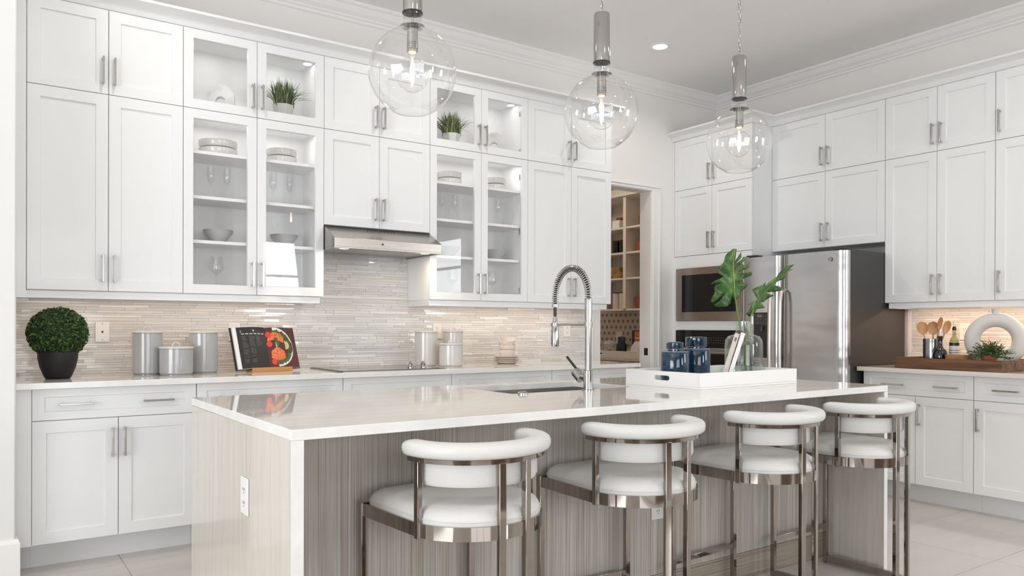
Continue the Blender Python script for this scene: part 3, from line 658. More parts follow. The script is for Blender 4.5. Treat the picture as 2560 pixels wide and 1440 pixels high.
# ------------------------------------------------------------ bar stools
A_ = .2152
def plan(y_end, n=22, a=A_, bb=.194, yc=-.03, inset=0):
    a -= inset; bb -= inset
    return [(-a, y_end)]+[(-a*cos(pi*i/n), yc-bb*sin(pi*i/n)) for i in range(n+1)]+[(a, y_end)]
def make_stool():
    t = thing('bar_stool', '', 'bar stool')
    # seat cushion lofted from a D-shaped outline
    def outline(f):
        p = plan(.225, 24)[1:-1]; r = .055; c = []
        for i in range(7):
            a = pi/2*i/6; c.append((A_-r+r*cos(a), .230+r*sin(a)))
        c2 = [(-x, y) for x, y in c[::-1]]
        pts = c+c2+p[0:]
        cx, cy = 0, .02
        return [(cx+(x-cx)*f*.985, cy+(y-cy)*f*.985) for x, y in pts]
    lv = [(.6, .60), (.985, .60), (1.0, .612), (1.0, .630), (.985, .645), (.95, .657), (.88, .667), (.72, .674), (.45, .677), (.15, .678), (.001, .678)]
    vs = []; k = len(outline(1))
    for f_, z in lv: vs += [(x, y, z) for x, y in outline(f_)]
    fs = [[j*k+i, j*k+(i+1) % k, (j+1)*k+(i+1) % k, (j+1)*k+i] for j in range(len(lv)-1) for i in range(k)]
    fs.append(list(range(k))[::-1])
    sc = B().add(vs, fs).build('seat_cushion', leather, t, smooth=60)
    B().tube([(x, y, .634) for x, y in outline(1.003)]+[(*outline(1.003)[0], .634)], .0016, 5).build('piping', leather, sc, smooth=60)
    # polished band round the seat
    band = plan(.281)
    B().sweep(band+[], [(-.003, .5815), (.004, .5815), (.004, .6215), (-.003, .6215)], closed=True).build('seat_band', stoolm, t, smooth=35)
    B().box(-A_+.01, A_-.01, .01, .05, .585, .6).box(-A_+.01, A_-.01, .2, .24, .585, .6).box(-.12, .12, -.15, .24, .586, .599).build('seat_base', black, t)
    for s in (-1, 1):
        B().box(s*.2139-.011, s*.2139+.011, .267, .287, .006, .625).build('leg', stoolm, t, bev=.0012)
        B().lathe([(0, 0), (.007, 0), (.007, .006), (0, .006)], (s*.2139, .277, 0), 10).build('foot_glide', black, t)
        ang = math.atan2(.046/.2152**2, .19/.194**2)*s
        ca, sa = cos(ang), sin(ang); cx, cy = s*.046, -.222
        def rot(px, py): return (cx+px*ca-py*sa, cy+px*sa+py*ca)
        vs = [(*rot(px, py), z) for z in (.0, .80) for px, py in [(-.011, -.009), (.011, -.009), (.011, .009), (-.011, .009)]]
        B().add(vs, [[0, 3, 2, 1], [4, 5, 6, 7], [0, 1, 5, 4], [1, 2, 6, 5], [2, 3, 7, 6], [3, 0, 4, 7]]).build('leg', stoolm, t, bev=.0012)
        B().box(s*(A_+.003)-.008, s*(A_+.003)+.008, -.0625, -.0425, .578, .80).build('post', stoolm, t, bev=.0012)
        half = [(s*-1*x, y) for x, y in plan(.277)[:12]] if s > 0 else plan(.277)[:12]
        half = [(x, y) for x, y in half if abs(x) > .045]
        B().sweep(half, [(-.009, .006), (.009, .006), (.009, .041), (-.009, .041)]).build('base_rail', stoolm, t, smooth=30)
    B().box(-.203, .203, .268, .286, .178, .199).build('footrest', stoolm, t, bev=.0012)
    B().sweep(plan(-.005), [(-.010, .7978), (.010, .7978), (.010, .811), (-.010, .811)]).build('top_rail', stoolm, t, smooth=35)
    # padded roll and the back pad below it
    path = [(-A_+.004, .010), (-A_+.001, .004), (-A_, -.008)]+plan(-.0)[1:-1]+[(A_, -.008), (A_-.001, .004), (A_-.004, .010)]
    sc_ = [.35, .8, .97]+[1]*(len(path)-6)+[.97, .8, .35]
    sg = lambda v: math.copysign(abs(v)**.72, v)
    ep = [(-.006+.035*sg(cos(2*pi*i/20)), .8345+.0240*sg(sin(2*pi*i/20))) for i in range(20)]
    B().sweep(path, ep, scale=sc_).build('back_roll', leather, t, smooth=60)
    bp_ = [(-.014, .799), (-.044, .799), (-.047, .76), (-.043, .738), (-.033, .727), (-.02, .729), (-.013, .742)]
    B().sweep(plan(-.02)[1:-1], [(o, z) for o, z in bp_]).build('backrest', leather, t, smooth=50)
    return t
st = make_stool()
spots = [(1.2636, 2.0414, .0799), (1.9729, 2.0508, -.0351), (2.6763, 2.0379, .0642), (3.3344, 2.0169, .0116)]
lbs = ['white leather and polished nickel bar stool nearest the camera, leftmost at the island', 'white leather bar stool second from the left, in front of the panel outlet',
       'white leather bar stool third from the left at the island', 'white leather bar stool farthest right, in front of the island end panel']
grp = 'bar stools in a row along the island'
for i, (x, y, r) in enumerate(spots):
    if i: dup(st, (x, y, 0), r, lbs[i], grp)
st.location = (spots[0][0], spots[0][1], 0); st.rotation_euler = (0, 0, spots[0][2]); st['label'] = lbs[0]; st['group'] = grp

# ------------------------------------------------------------ pendants
def make_pendant():
    t = thing('pendant_light', '', 'pendant light')      # local z 0 = ceiling
    Z = lambda z: z-CZ
    B().lathe([(0, 0), (.06, 0), (.06, -.012), (.05, -.022), (0, -.024)], n=28).build('canopy', nickel, t, smooth=30)
    b = B(); z = -.024; k = 0; zb = Z(2.592)
    while z > zb+.012:
        pts = []
        for i in range(13):
            a = 2*pi*i/12; u = .0055*cos(a); v = .0145*sin(a)
            pts.append((u if k % 2 else 0, 0 if k % 2 else u, z-.013+v))
        b.tube(pts, .0014, 5, caps=False); z -= .0245; k += 1
    b.build('chain', nickel, t)
    cp = [(.006*sin(i*.9), .006*cos(i*.7), -.024+(zb+.024)*i/40) for i in range(41)]
    B().tube(cp, .0013, 5).build('cable', nickel, t)
    B().lathe([(0, Z(2.592)), (.005, Z(2.592)), (.005, Z(2.588)), (.034, Z(2.588)), (.0365, Z(2.584)), (.0365, Z(2.37)), (.0345, Z(2.37)), (.0345, Z(2.40))], n=40).build('sleeve', chrome, t, smooth=40)
    B().lathe([(.0345, Z(2.371)), (.0385, Z(2.371)), (.0385, Z(2.3665)), (.030, Z(2.3665)), (.028, Z(2.374)), (.006, Z(2.374))], n=32).build('sleeve_ring', black, t, smooth=30)
    r = .1655; zc = 2.147
    pr = [(.0355, Z(2.366)), (.0355, Z(2.33))]; a0 = math.asin(.042/r)
    for i in range(31):
        a = a0+(pi-a0-.42)*i/30; zz = zc+r*cos(a); pr.append((r*sin(a), Z(max(zz, zc-r*.985))))
    th_ = .0022; inner = [(max(q-th_, .001), z) for q, z in pr[::-1]]
    B().lathe(pr+inner, n=56).build('globe', globeglass, t, smooth=60)
    B().lathe([(0, Z(2.319)), (.046, Z(2.319)), (.046, Z(2.3165)), (0, Z(2.3165))], n=32).build('cap_plate', chrome, t, smooth=30)
    B().cyl(0, 0, Z(2.319), Z(2.372), .004, 10).build('stem', chrome, t, smooth=30)
    pr = [(.0, Z(2.3165)), (.0205, Z(2.3165)), (.0205, Z(2.262))]
    for i in range(4): z0 = 2.262-i*.0075; pr += [(.0205, Z(z0)), (.0215, Z(z0-.001)), (.0215, Z(z0-.005)), (.0198, Z(z0-.0065))]
    pr += [(.0205, Z(2.232)), (.0205, Z(2.224)), (.016, Z(2.224)), (.016, Z(2.235))]
    B().lathe(pr, n=32).build('socket', chrome, t, smooth=35)
    bu = B().lathe([(.0125, Z(2.236)), (.0135, Z(2.212)), (.018, Z(2.200))]+[(.0635*sin(a), Z(2.136+.0655*cos(a))) for a in [.33+(pi-.33)*i/20 for i in range(21)]], n=40).build('bulb', stemglass, t, smooth=60)
    B().lathe([(0, Z(2.219)), (.012, Z(2.219)), (.015, Z(2.2225))], n=20).build('socket_glow', amber, bu)
    b = B(); b.cyl(0, 0, Z(2.2), Z(2.196), .003, 8)
    for i in range(8):
        a = 2*pi*i/8; b.tube([(.0035*cos(a), .0035*sin(a), Z(2.19)), (.0075*cos(a+.3), .0075*sin(a+.3), Z(2.165)), (.0075*cos(a+.5), .0075*sin(a+.5), Z(2.125)), (.004*cos(a+.6), .004*sin(a+.6), Z(2.108))], .0011, 5)
    b.build('filament', filam, bu)
    return t
pen = make_pendant()
pl = ['clear glass globe pendant over the left part of the island, largest in view', 'clear glass globe pendant over the middle of the island', 'clear glass globe pendant over the right part of the island, smallest in view']
for i, x in enumerate([1.362, 2.309, 3.254]):
    if i == 0: pen.location = (x, 2.61, CZ); pen['label'] = pl[0]; pen['group'] = 'glass globe pendants over the island'
    else: dup(pen, (x, 2.61, CZ), 0, pl[i], 'glass globe pendants over the island')
# recessed ceiling lights
dl_ = []
t0 = thing('recessed_light', 'round recessed ceiling light visible between the middle and right pendants', 'light', (4.40, 4.29, CZ))
B().lathe([(.080, 0), (.080, -.004), (.058, -.006), (.056, 0)], n=32).build('trim_ring', trimm, t0, smooth=30)
B().lathe([(0, -.003), (.057, -.003)], n=32).build('lens', lampon, t0)
for x, y in [(4.40, 4.29), (2.6, 3.9), (.8, 3.9), (4.4, 2.0), (4.4, .2), (2.4, .6), (.4, .6)]:
    area('downlight', (x, y, CZ-.01), (0, 0, 0), .1, .1, 7, (1, .96, .9), 150)

# ------------------------------------------------------------ outlets
def outlet(label, loc, rz, ty='duplex', w_=.072, h=.115):
    t = thing('wall_outlet', label, 'outlet', loc, rz)
    B().box(-w_/2, w_/2, -.006, 0, -h/2, h/2).build('cover_plate', plate_white, t, bev=.002)
    b = B()
    if ty == 'duplex':
        for s in (-1, 1):
            b.box(-.0075, -.0055, -.0068, -.0058, s*.021-.004, s*.021+.005).box(.0055, .0075, -.0068, -.0058, s*.021-.004, s*.021+.005)
            b.tube([(0, -.0058, s*.021-.011), (0, -.0068, s*.021-.011)], .0022, 8)
    else:
        b.tube([(0, -.0058, .045), (0, -.0068, .045)], .0025, 8).tube([(0, -.0058, -.045), (0, -.0068, -.045)], .0025, 8).box(-.005, .005, -.0068, -.0058, -.006, .006)
    b.build('socket_holes', darkslot, t); return t
outlet('white phone jack plate on the tiles between boxwood ball and canisters', (.6135, WY-.008, 1.152), 0, 'jack')
outlet('white outlet on the tiles above the open cookbook', (1.352, WY-.008, 1.152), 0)
outlet('white outlet on the tiles behind the right canisters', (2.805, WY-.008, 1.157), 0)
outlet('white outlet on the tiles behind the faucet spray head', (4.03, WY-.008, 1.165), 0)
outlet('white outlet on the quartz end of the island', (IX0-.0005, 2.463, .655), R(-90))
outlet('white outlet low on the striped island panel between the first two stools', (2.415, 2.3645, .42), 0)
outlet('white outlet on the tiles behind the ring vase', (WX-.008, 2.70, 1.16), RZ)

# ------------------------------------------------------------ foliage helpers
def leafball(name, parent, c, rad, n, size, mats, squash=1.0, flat=.0, seed=1):
    rnd = random.Random(seed); b = B()
    for i in range(n):
        zz = 1-2*(i+.5)/n; a = i*2.39996; rr = sqrt(1-zz*zz); d = Vector((rr*cos(a), rr*sin(a), zz))
        p = Vector(c)+Vector((d.x*rad, d.y*rad, d.z*rad*squash))*rnd.uniform(.90, 1.03)
        d2 = (d+Vector((rnd.gauss(0, .45), rnd.gauss(0, .45), rnd.gauss(0, .45)))).normalized()
        t = d2.orthogonal().normalized(); t = Matrix.Rotation(rnd.uniform(0, 6.28), 3, d2) @ t; s_ = d2.cross(t); L_ = size*rnd.uniform(.7, 1.25); W_ = L_*.42
        b.mi = rnd.choice([0, 0, 0, 1, 2]) % len(mats)
        b.add([p-t*L_, p+s_*W_+d2*.1*L_, p+t*L_+d2*L_*.3, p-s_*W_+d2*.1*L_, p+d2*L_*-.12], [[0, 1, 4], [1, 2, 4], [2, 3, 4], [3, 0, 4]])
    return tag(b.build(name, mats, parent), kind='stuff')
# boxwood ball
t = thing('boxwood_ball', 'round green boxwood topiary ball in a black pot on the back counter', 'plant', (.364, 4.60, .9145))
pot = B().lathe([(0, 0), (.055, 0), (.063, .012), (.082, .06), (.091, .105), (.0925, .140), (.089, .146), (.085, .14), (.08, .12), (0, .12)], n=40).build('pot', P('black_pot', (.006, .006, .0065), .55), t, smooth=35)
B().lathe([(.126*sin(pi*i/12), .235-.118*cos(pi*i/12)) for i in range(13)], n=24).build('core', leafm[2], t, smooth=60)
leafball('foliage', t, (0, 0, .235), .137, 3200, .0105, leafm, .94)
# canisters
def canister(label, x, y, r, h, group, gm=ceramic, lidm=None):
    lidm = lidm or P('canister_lid', (.60, .58, .54), .2)
    t = thing('canister', label, 'canister', (x, y, .9145), 0, group)
    B().lathe([(0, .0), (r-.009, .0), (r-.009, .003), (r-.005, .005), (r, .012), (r, h-.006), (r-.004, h-.004), (r-.004, h-.010), (0, h-.010)], n=48).build('body', gm, t, smooth=35)
    ld = B().lathe([(0, h-.004), (r+.003, h-.004), (r+.004, h+.001), (r+.002, h+.006), (r-.01, h+.008), (0, h+.008)], n=48).build('lid', lidm, t, smooth=40)
    B().tube([(.02*cos(pi*i/14), 0, h+.006+.026*sin(pi*i/14)) for i in range(15)], .0038, 8).build('lid_handle', lidm, ld, smooth=60)
    b = B()
    for i, q in enumerate([-2, -1, 0, 1, 2]):   # embossed lettering band, unreadable
        a = R(-90+q*6.5+10); px, py = (r+.0003)*cos(a), (r+.0003)*sin(a); tx, ty = -sin(a), cos(a)
        rr_ = .006 if i == 2 else .004
        b.tube([(px+tx*rr_*.8*cos(u), py+ty*rr_*.8*cos(u), .026+rr_*sin(u)) for u in [k_*.6 for k_ in range(11 if i % 2 == 0 else 7)]], .0006, 4)
    b.build('embossing', gm, t, smooth=60)
cg = 'grey-white ceramic canisters on the back counter'
canister('tall pale ceramic canister nearest the boxwood ball, left of the short one', .811, 4.74, .079, .237, cg)
canister('short wide pale ceramic canister between two tall ones', .939, 4.625, .088, .150, cg)
canister('tall pale ceramic canister beside the open cookbook', 1.112, 4.74, .078, .236, cg)
canister('tall pale ceramic canister behind the cooktop knobs', 2.605, 4.78, .078, .236, cg, ceramicw, ceramicw)
canister('short pale ceramic canister right of the cooktop, in front of another', 2.715, 4.62, .083, .152, cg, ceramicw, ceramicw)
canister('pale ceramic canister standing behind the short right one', 2.862, 4.84, .072, .238, cg, ceramicw, ceramicw)
# open cookbook on a bamboo stand
t = thing('book_stand', 'low bamboo stand holding the open cookbook', 'stand', (1.485, 4.672, .9145), R(10))
B().box(-.13, .13, -.02, .06, 0, .012).build('base_board', bamboo, t, bev=.002); B().box(-.13, .13, -.026, -.02, 0, .026).build('front_lip', bamboo, t, bev=.001)
B().add([(-.1, .05, .01), (.1, .05, .01), (.1, .10, .19), (-.1, .10, .19), (-.1, .06, .01), (.1, .06, .01), (.1, .11, .19), (-.1, .11, .19)], [[0, 1, 2, 3], [4, 5, 6, 7], [0, 1, 5, 4], [1, 2, 6, 5], [2, 3, 7, 6], [3, 0, 4, 7]]).build('back_board', bamboo, t)
bk = thing('cookbook', 'open cookbook with dark recipe page and salmon photo, on the stand', 'book', (1.478, 4.665, .930), R(10))
tilt = Matrix.Rotation(R(-21), 4, 'X'); 
def T3(x, y, z): q = tilt @ Vector((x, y, z)); return (q.x, q.y, q.z)
Hb = .262; Wp = .195
def bookpage(name, x0, x1, y0, z0, z1, mat, dx=0, par=None):
    return B().add([T3(x0, y0, z0), T3(x1, y0, z0), T3(x1+dx, y0, z1), T3(x0+dx, y0, z1), T3(x0, y0+.0008, z0), T3(x1, y0+.0008, z0), T3(x1+dx, y0+.0008, z1), T3(x0+dx, y0+.0008, z1)],
                   [[0, 1, 2, 3], [4, 5, 6, 7], [0, 1, 5, 4], [1, 2, 6, 5], [2, 3, 7, 6], [3, 0, 4, 7]]).build(name, mat, par or bk)
def yb(s): return -.016*sin(pi*min(1, s*1.15))*(1-s*.5)
def curved(name, side, mat, y_off, x_in, x_out, thick, par):
    n_ = 10; vs = []; fs = []
    for i in range(n_+1):
        s = i/n_; x = side*(x_in+(x_out-x_in)*s); bow = yb(abs(x)/.2)+y_off
        for (yy, z) in [(bow, .002), (bow, Hb), (bow+thick, .002), (bow+thick, Hb)]: vs.append(T3(x, yy, z))
    for i in range(n_):
        k = i*4; fs += [[k, k+4, k+5, k+1], [k+2, k+3, k+7, k+6], [k+1, k+5, k+7, k+3], [k, k+2, k+6, k+4]]
    fs += [[0, 1, 3, 2], [n_*4, n_*4+1, n_*4+3, n_*4+2]]
    return B().add(vs, fs).build(name, mat, par, smooth=50)
B().add([T3(x, y, z) for z in (-.002, Hb+.004) for x, y in [(-.212, .008), (.205, .008), (.205, .012), (-.212, .012)]], [[0, 3, 2, 1], [4, 5, 6, 7], [0, 1, 5, 4], [1, 2, 6, 5], [2, 3, 7, 6], [3, 0, 4, 7]]).build('cover', black, bk)
lb = curved('left_pages', -1, [paper, pagedark], -.008, .0, .200, .015, bk)
pg = curved('page', -1, pagedark, -.0095, .0, .178, .001, bk)
rb = curved('right_pages', 1, paper, -.001, .0, .198, .008, bk)
pr_ = curved('page', 1, pagemaroon, -.0025, .0, .198, .001, bk)
# print on the pages: flat shapes lying on the paper
def onpage(side, s, z, lift):   # s 0 at spine .. 1 at edge
    wd = .178 if side < 0 else .198; off = -.0095 if side < 0 else -.0025
    return T3(side*wd*s, yb(wd*s/.2)+off-lift, z)
def blob(name, side, cs, cz, rs, rz_, mat, par, lift=.0006, n_=18, a0=0, a1=2*pi, r_in=0, wob=0, seed=0):
    rnd = random.Random(seed); b = B(); vs = []; fs = []
    for i in range(n_+1):
        a = a0+(a1-a0)*i/n_; q = 1+rnd.uniform(-wob, wob)
        vs.append(onpage(side, min(max(cs+rs*q*cos(a), .01), .99), cz+rz_*q*sin(a), lift)); vs.append(onpage(side, min(max(cs+rs*r_in*cos(a), .01), .99), cz+rz_*r_in*sin(a), lift))
    for i in range(n_): k = i*2; fs.append([k, k+2, k+3, k+1])
    return B().add(vs, fs).build(name, mat, par)
b = B()
def strip(b, side, s0, s1, z0, z1, lift=.0005):
    b.add([onpage(side, s0, z0, lift), onpage(side, s1, z0, lift), onpage(side, s1, z1, lift), onpage(side, s0, z1, lift)], [[0, 1, 2, 3]])
for i in range(6): strip(b, -1, .86-i*.14, .76-i*.14, .217, .2215)
strip(b, -1, .88, .86, .229, .241); strip(b, -1, .45, .42, .232, .245); b.build('heading_print', text_w, pg)
b = B(); rnd = random.Random(5)
for col_ in [(.86, .66), (.62, .42), (.38, .18)]:
    for i in range(22 if col_[0] > .4 else 9):
        z = .203-i*.0077
        if rnd.random() < .9: strip(b, -1, col_[0], col_[1]+rnd.uniform(0, .08), z, z+.0022)
b.build('text_print', text_g, pg)
blob('plate_print', 1, .30, .135, .58, .126, paper, pr_, .0006, 40, -1.6, 1.65, .0)
blob('green_print', 1, .34, .132, .46, .112, pgreen, pr_, .0012, 46, -1.7, 1.9, 0, .06, 3)
blob('salmon_print', 1, .32, .185, .26, .044, salmon, pr_, .0018, 26, -.6, 3.4, .25, .05, 2)
blob('salmon_print', 1, .33, .088, .24, .040, salmon, pr_, .0018, 26, 0, 2*pi, 0, .10, 4)
for cs, cz in [(.10, .215), (.10, .155), (.17, .04)]: blob('tomato_print', 1, cs, cz, .085, .020, tomato, pr_, .0021, 18)
blob('lemon_print', 1, .60, .145, .15, .028, lemon, pr_, .0020, 18, -1.6, 1.7, .0)
# plates and bowls stack right
t0 = None
for i in range(4):
    z = .9145+i*.013
    pr = [(0, .0), (.062, .0), (.066, .003), (.100, .0155), (.101, .0185), (.098, .0185), (.064, .007), (0, .006)]
    if t0 is None:
        t0 = B().lathe(pr, n=40).build('plate', ceramic2, loc=(3.265, 4.745, z), smooth=40); tag(t0, None, 'plate')
        o = t0
    else: o = t0.copy(); COL.objects.link(o); o.location = (3.265, 4.745, z)
    o['label'] = 'cream dinner plate in the counter stack, %s of four' % ['bottom', 'second from bottom', 'third from bottom', 'topmost'][i]; o['group'] = 'plates stacked on the back counter'
bp_ = [(0, 0), (.038, 0), (.052, .010), (.0625, .038), (.0635, .056), (.061, .056), (.058, .038), (.048, .014), (0, .008)]
b0 = None
for i in range(3):
    z = .9145+3*.013+.0065+i*.039
    o = B().lathe(bp_, n=40).build('bowl', ceramic2, loc=(3.268, 4.745, z), smooth=40) if b0 is None else b0.copy()
    if b0 is None: b0 = o
    else: COL.objects.link(o); o.location = (3.268+(.003 if i == 1 else 0), 4.745, z)
    if i == 2: o.rotation_euler = (R(17), 0, R(-30)); o.location.z += .006
    tag(o, 'cream bowl on the plate stack, %s of three' % ['bottom', 'middle', 'topmost and tilted'][i], 'bowl', 'bowls stacked on the plates')

# ------------------------------------------------------------ contents of the glass cabinets
def bowl_obj(name, prof, mat, x, y, z, label, cat, group, src=None):
    if src is None: o = B().lathe(prof, n=36).build(name, mat, loc=(x, y, z), smooth=40)
    else: o = src.copy(); COL.objects.link(o); o.location = (x, y, z)
    tag(o, label, cat, group); return o
pz = ZU+.828-.0; 
plp = lambda r: [(0, 0), (r*.7, 0), (r*.93, .006), (r, .022), (r, .046), (r*.96, .046), (r*.94, .02), (0, .008)]
gp = 'stacked white serving dishes behind glass'
s1 = None
for bay, (x, r, n_) in enumerate([(1.215, .11, 2), (1.60, .092, 2), (2.82, .09, 2), (3.21, .085, 2)]):
    where = ['in the first glass bay', 'in the second glass bay', 'in the third glass bay', 'in the fourth glass bay'][bay]
    for k in range(n_):
        o = bowl_obj('serving_dish', plp(r), ceramicw, x, 4.83, ZU+.8285+k*.047, 'white ceramic dish %s, %s of two stacked' % (where, ['bottom', 'top'][k]), 'dish', gp)
fl = [(0, 0), (.028, 0), (.028, .002), (.004, .008), (.003, .02), (.003, .085), (.008, .095), (.019, .115), (.024, .15), (.0215, .205), (.0205, .205), (.023, .15), (.018, .117), (0, .1)]
src = None
for bay, xs_ in enumerate([(1.172, 1.267), (1.547, 1.651), (2.76, 2.869), (3.118, 3.243)]):
    for k, x in enumerate(xs_):
        o = bowl_obj('champagne_flute', fl, stemglass, x, 4.83, ZU+.5685, 'clear champagne flute in glass bay %s, %s of the pair' % (['one', 'two', 'three', 'four'][bay], ['left', 'right'][k]), 'glass', 'champagne flutes behind glass', src)
        src = src or o
src = None
bw = [(0, 0), (.033, 0), (.038, .006), (.083, .060), (.0865, .069), (.084, .069), (.035, .010), (0, .008)]
greyb = P('grey_bowl', (.50, .50, .495), .35)
for bay, x in enumerate([1.215, 1.615, 2.808, 3.215]):
    for k in range(2):
        o = bowl_obj('bowl', bw, greyb, x, 4.83, ZU+.3125+k*.009, 'wide grey-white bowl in glass bay %s, %s of the nested two' % (['one', 'two', 'three', 'four'][bay], ['lower', 'upper'][k]), 'bowl', 'nested bowls behind glass', src)
        src = src or o
wn = [(0, 0), (.034, 0), (.034, .002), (.005, .008), (.0035, .03), (.0035, .095), (.010, .104), (.045, .135), (.046, .14), (.034, .215), (.033, .215), (.0445, .14), (.009, .107), (0, .104)]
src = None
for bay, x in enumerate([1.205, 1.585, 2.845, 3.19]):
    o = bowl_obj('wine_glass', wn, stemglass, x, 4.83, ZU+.0185, 'large clear wine glass on the bottom of glass bay %s' % ['one', 'two', 'three', 'four'][bay], 'glass', 'wine glasses behind glass', src); src = src or o
# arch ornaments
def arch(label, x, y, z, r, rz):
    n_ = 20; b = B(); vs = []; fs = []; d = .022; ri = r*.36; hh = r*2.4
    out = [(r, 0)]+[(r*cos(pi*i/n_), hh*.55+r*1.0*sin(pi*i/n_)) for i in range(n_+1)]+[(-r, 0)]
    inn = [(ri, 0)]+[(ri*cos(pi*i/n_), r*1.05+ri*sin(pi*i/n_)) for i in range(n_+1)]+[(-ri, 0)]
    for (ox, oz), (ix, iz) in zip(out, inn): vs += [(ox, -d, oz), (ix, -d, iz), (ox, d, oz), (ix, d, iz)]
    for i in range(len(out)-1):
        k = i*4; fs += [[k, k+4, k+5, k+1], [k+2, k+3, k+7, k+6], [k, k+2, k+6, k+4], [k+1, k+5, k+7, k+3]]
    fs += [[0, 1, 3, 2], [len(vs)-4, len(vs)-2, len(vs)-1, len(vs)-3]]
    o = b.add(vs, fs).build('arch_ornament', plaster, loc=(x, y, z), smooth=40); o.rotation_euler = (0, 0, rz); return tag(o, label, 'ornament')
arch('white rough arch ornament in the first top glass cabinet', 1.222, 4.80, ZM+.0185, .078, R(-20))
arch('white rough arch ornament in the fourth top glass cabinet', 3.185, 4.80, ZM+.0185, .078, R(-35))
def grass(label, x, y, z, seed, W_=.068):
    t = thing('potted_grass', label, 'plant', (x, y, z))
    B().lathe([(0, 0), (.045, 0), (.05, .02), (W_, .120), (W_-.003, .123), (W_-.008, .113), (0, .11)], n=8).build('pot', ceramicw, t)
    rnd = random.Random(seed); b = B()
    for i in range(260):
        a = rnd.uniform(0, 2*pi); ln = rnd.uniform(.14, .20); lean = rnd.uniform(.05, 1.0)*(.5+1.0*abs(cos(a))); p = Vector((rnd.uniform(-.055, .055), rnd.uniform(-.04, .04), .108))
        w_ = rnd.uniform(.0035, .0062)
        dirn = Vector((cos(a), sin(a), 0)); side = Vector((-sin(a), cos(a), 0)); prev = None; vs = []
        for k in range(5):
            s = k/4; q = p+dirn*(lean*ln*(s**1.5)*.72)+Vector((0, 0, ln*s*(1-.42*lean*s)))
            ww = w_*(1-s**2)*1.0+.0003; vs += [q-side*ww, q+side*ww]
        b.mi = rnd.choice([0, 0, 1, 2, 2]); b.add(vs, [[2*k, 2*k+1, 2*k+3, 2*k+2] for k in range(4)])
    tag(b.build('grass_blades', grassm, t), kind='stuff')
grass('spiky green potted grass in the second top glass cabinet', 1.60, 4.80, ZM+.0185, 3)
grass('spiky green potted grass in the third top glass cabinet', 2.825, 4.81, ZM+.0185, 9)

# ------------------------------------------------------------ island tray and what stands in it
TR = R(2.2); TO = Vector((2.670, 2.350, IZ+.0005))
t = thing('serving_tray', 'large white tray with slot handles on the island', 'tray', TO, TR)
TWd, TDp, THt, tk = .75, .462, .073, .012
B().box(0, TWd, 0, TDp, 0, .010).build('tray_bottom', traywhite, t)
B().box(0, TWd, 0, tk, .0102, THt).build('tray_side', traywhite, t, bev=.0015); B().box(0, TWd, TDp-tk, TDp, .0102, THt).build('tray_side', traywhite, t, bev=.0015)
def slot_side(x0):
    # end board with an elongated hand hole
    n_ = 10; hy, hz, hl, hr = TDp/2-.0, .042, .05, .0115
    inn = [(hy+hl-hr+hr*sin(pi*i/n_), hz+hr*cos(pi*i/n_)) for i in range(n_+1)]+[(hy-hl+hr-hr*sin(pi*i/n_), hz-hr*cos(pi*i/n_)) for i in range(n_+1)]
    bm = bmesh.new()
    def loop(pts, x): return [bm.verts.new((x, y, z)) for y, z in pts]
    outer = [(tk, .0102), (TDp-tk, .0102), (TDp-tk, THt), (tk, THt)]
    for x in (x0, x0+tk):
        o_ = loop(outer, x); i_ = loop(inn, x)
        es = [bm.edges.new((a, b_)) for L_ in (o_, i_) for a, b_ in zip(L_, L_[1:]+L_[:1])]
        bmesh.ops.triangle_fill(bm, edges=es, use_beauty=True)
    bm.verts.ensure_lookup_table(); k = 4+len(inn)
    for base, cnt in ((0, 4), (4, len(inn))):
        for i in range(cnt):
            j = (i+1) % cnt; bm.faces.new((bm.verts[base+i], bm.verts[base+j], bm.verts[k+base+j], bm.verts[k+base+i]))
    bmesh.ops.recalc_face_normals(bm, faces=bm.faces)
    me = bpy.data.meshes.new('tray_end'); bm.to_mesh(me); bm.free(); me.materials.append(traywhite)
    o = bpy.data.objects.new('tray_end', me); COL.objects.link(o); o.parent = t; return o
slot_side(0); slot_side(TWd-tk)
TZ = IZ+.0105
def jar(label, x, y, r, h, rl, zl0, zl1):
    t = thing('ginger_jar', label, 'jar', (x, y, TZ), 0, 'glazed blue jars on the island tray')
    B().lathe([(0, 0), (r-.004, 0), (r, .006), (r, h-.010), (r-.004, h-.002), (r-.012, h), (rl-.006, h+.002), (rl-.006, zl0-.002), (0, zl0-.002)], n=44).build('body', bluejar, t, smooth=35)
    B().lathe([(r-.0105, h+.0004), (r-.004, h-.0014), (r-.002, h-.003), (r-.003, h+.0005), (r-.010, h+.0015)], n=44).build('rim_line', jarrim, t, smooth=60)
    B().lathe([(0, zl0), (rl, zl0), (rl+.001, zl0+.004), (rl+.001, zl1-.006), (rl-.004, zl1-.001), (rl*.6, zl1+.001), (0, zl1)], n=40).build('lid', bluejar, t, smooth=35)
jar('dark blue glazed lidded jar in front, left of the taller one on the island tray', 2.795, 2.62, .068, 1.071-TZ, .041, 1.083-TZ, 1.116-TZ)
jar('dark blue glazed lidded jar with the larger lid, behind on the island tray', 2.985, 2.655, .069, 1.081-TZ, .0525, 1.092-TZ, 1.140-TZ)
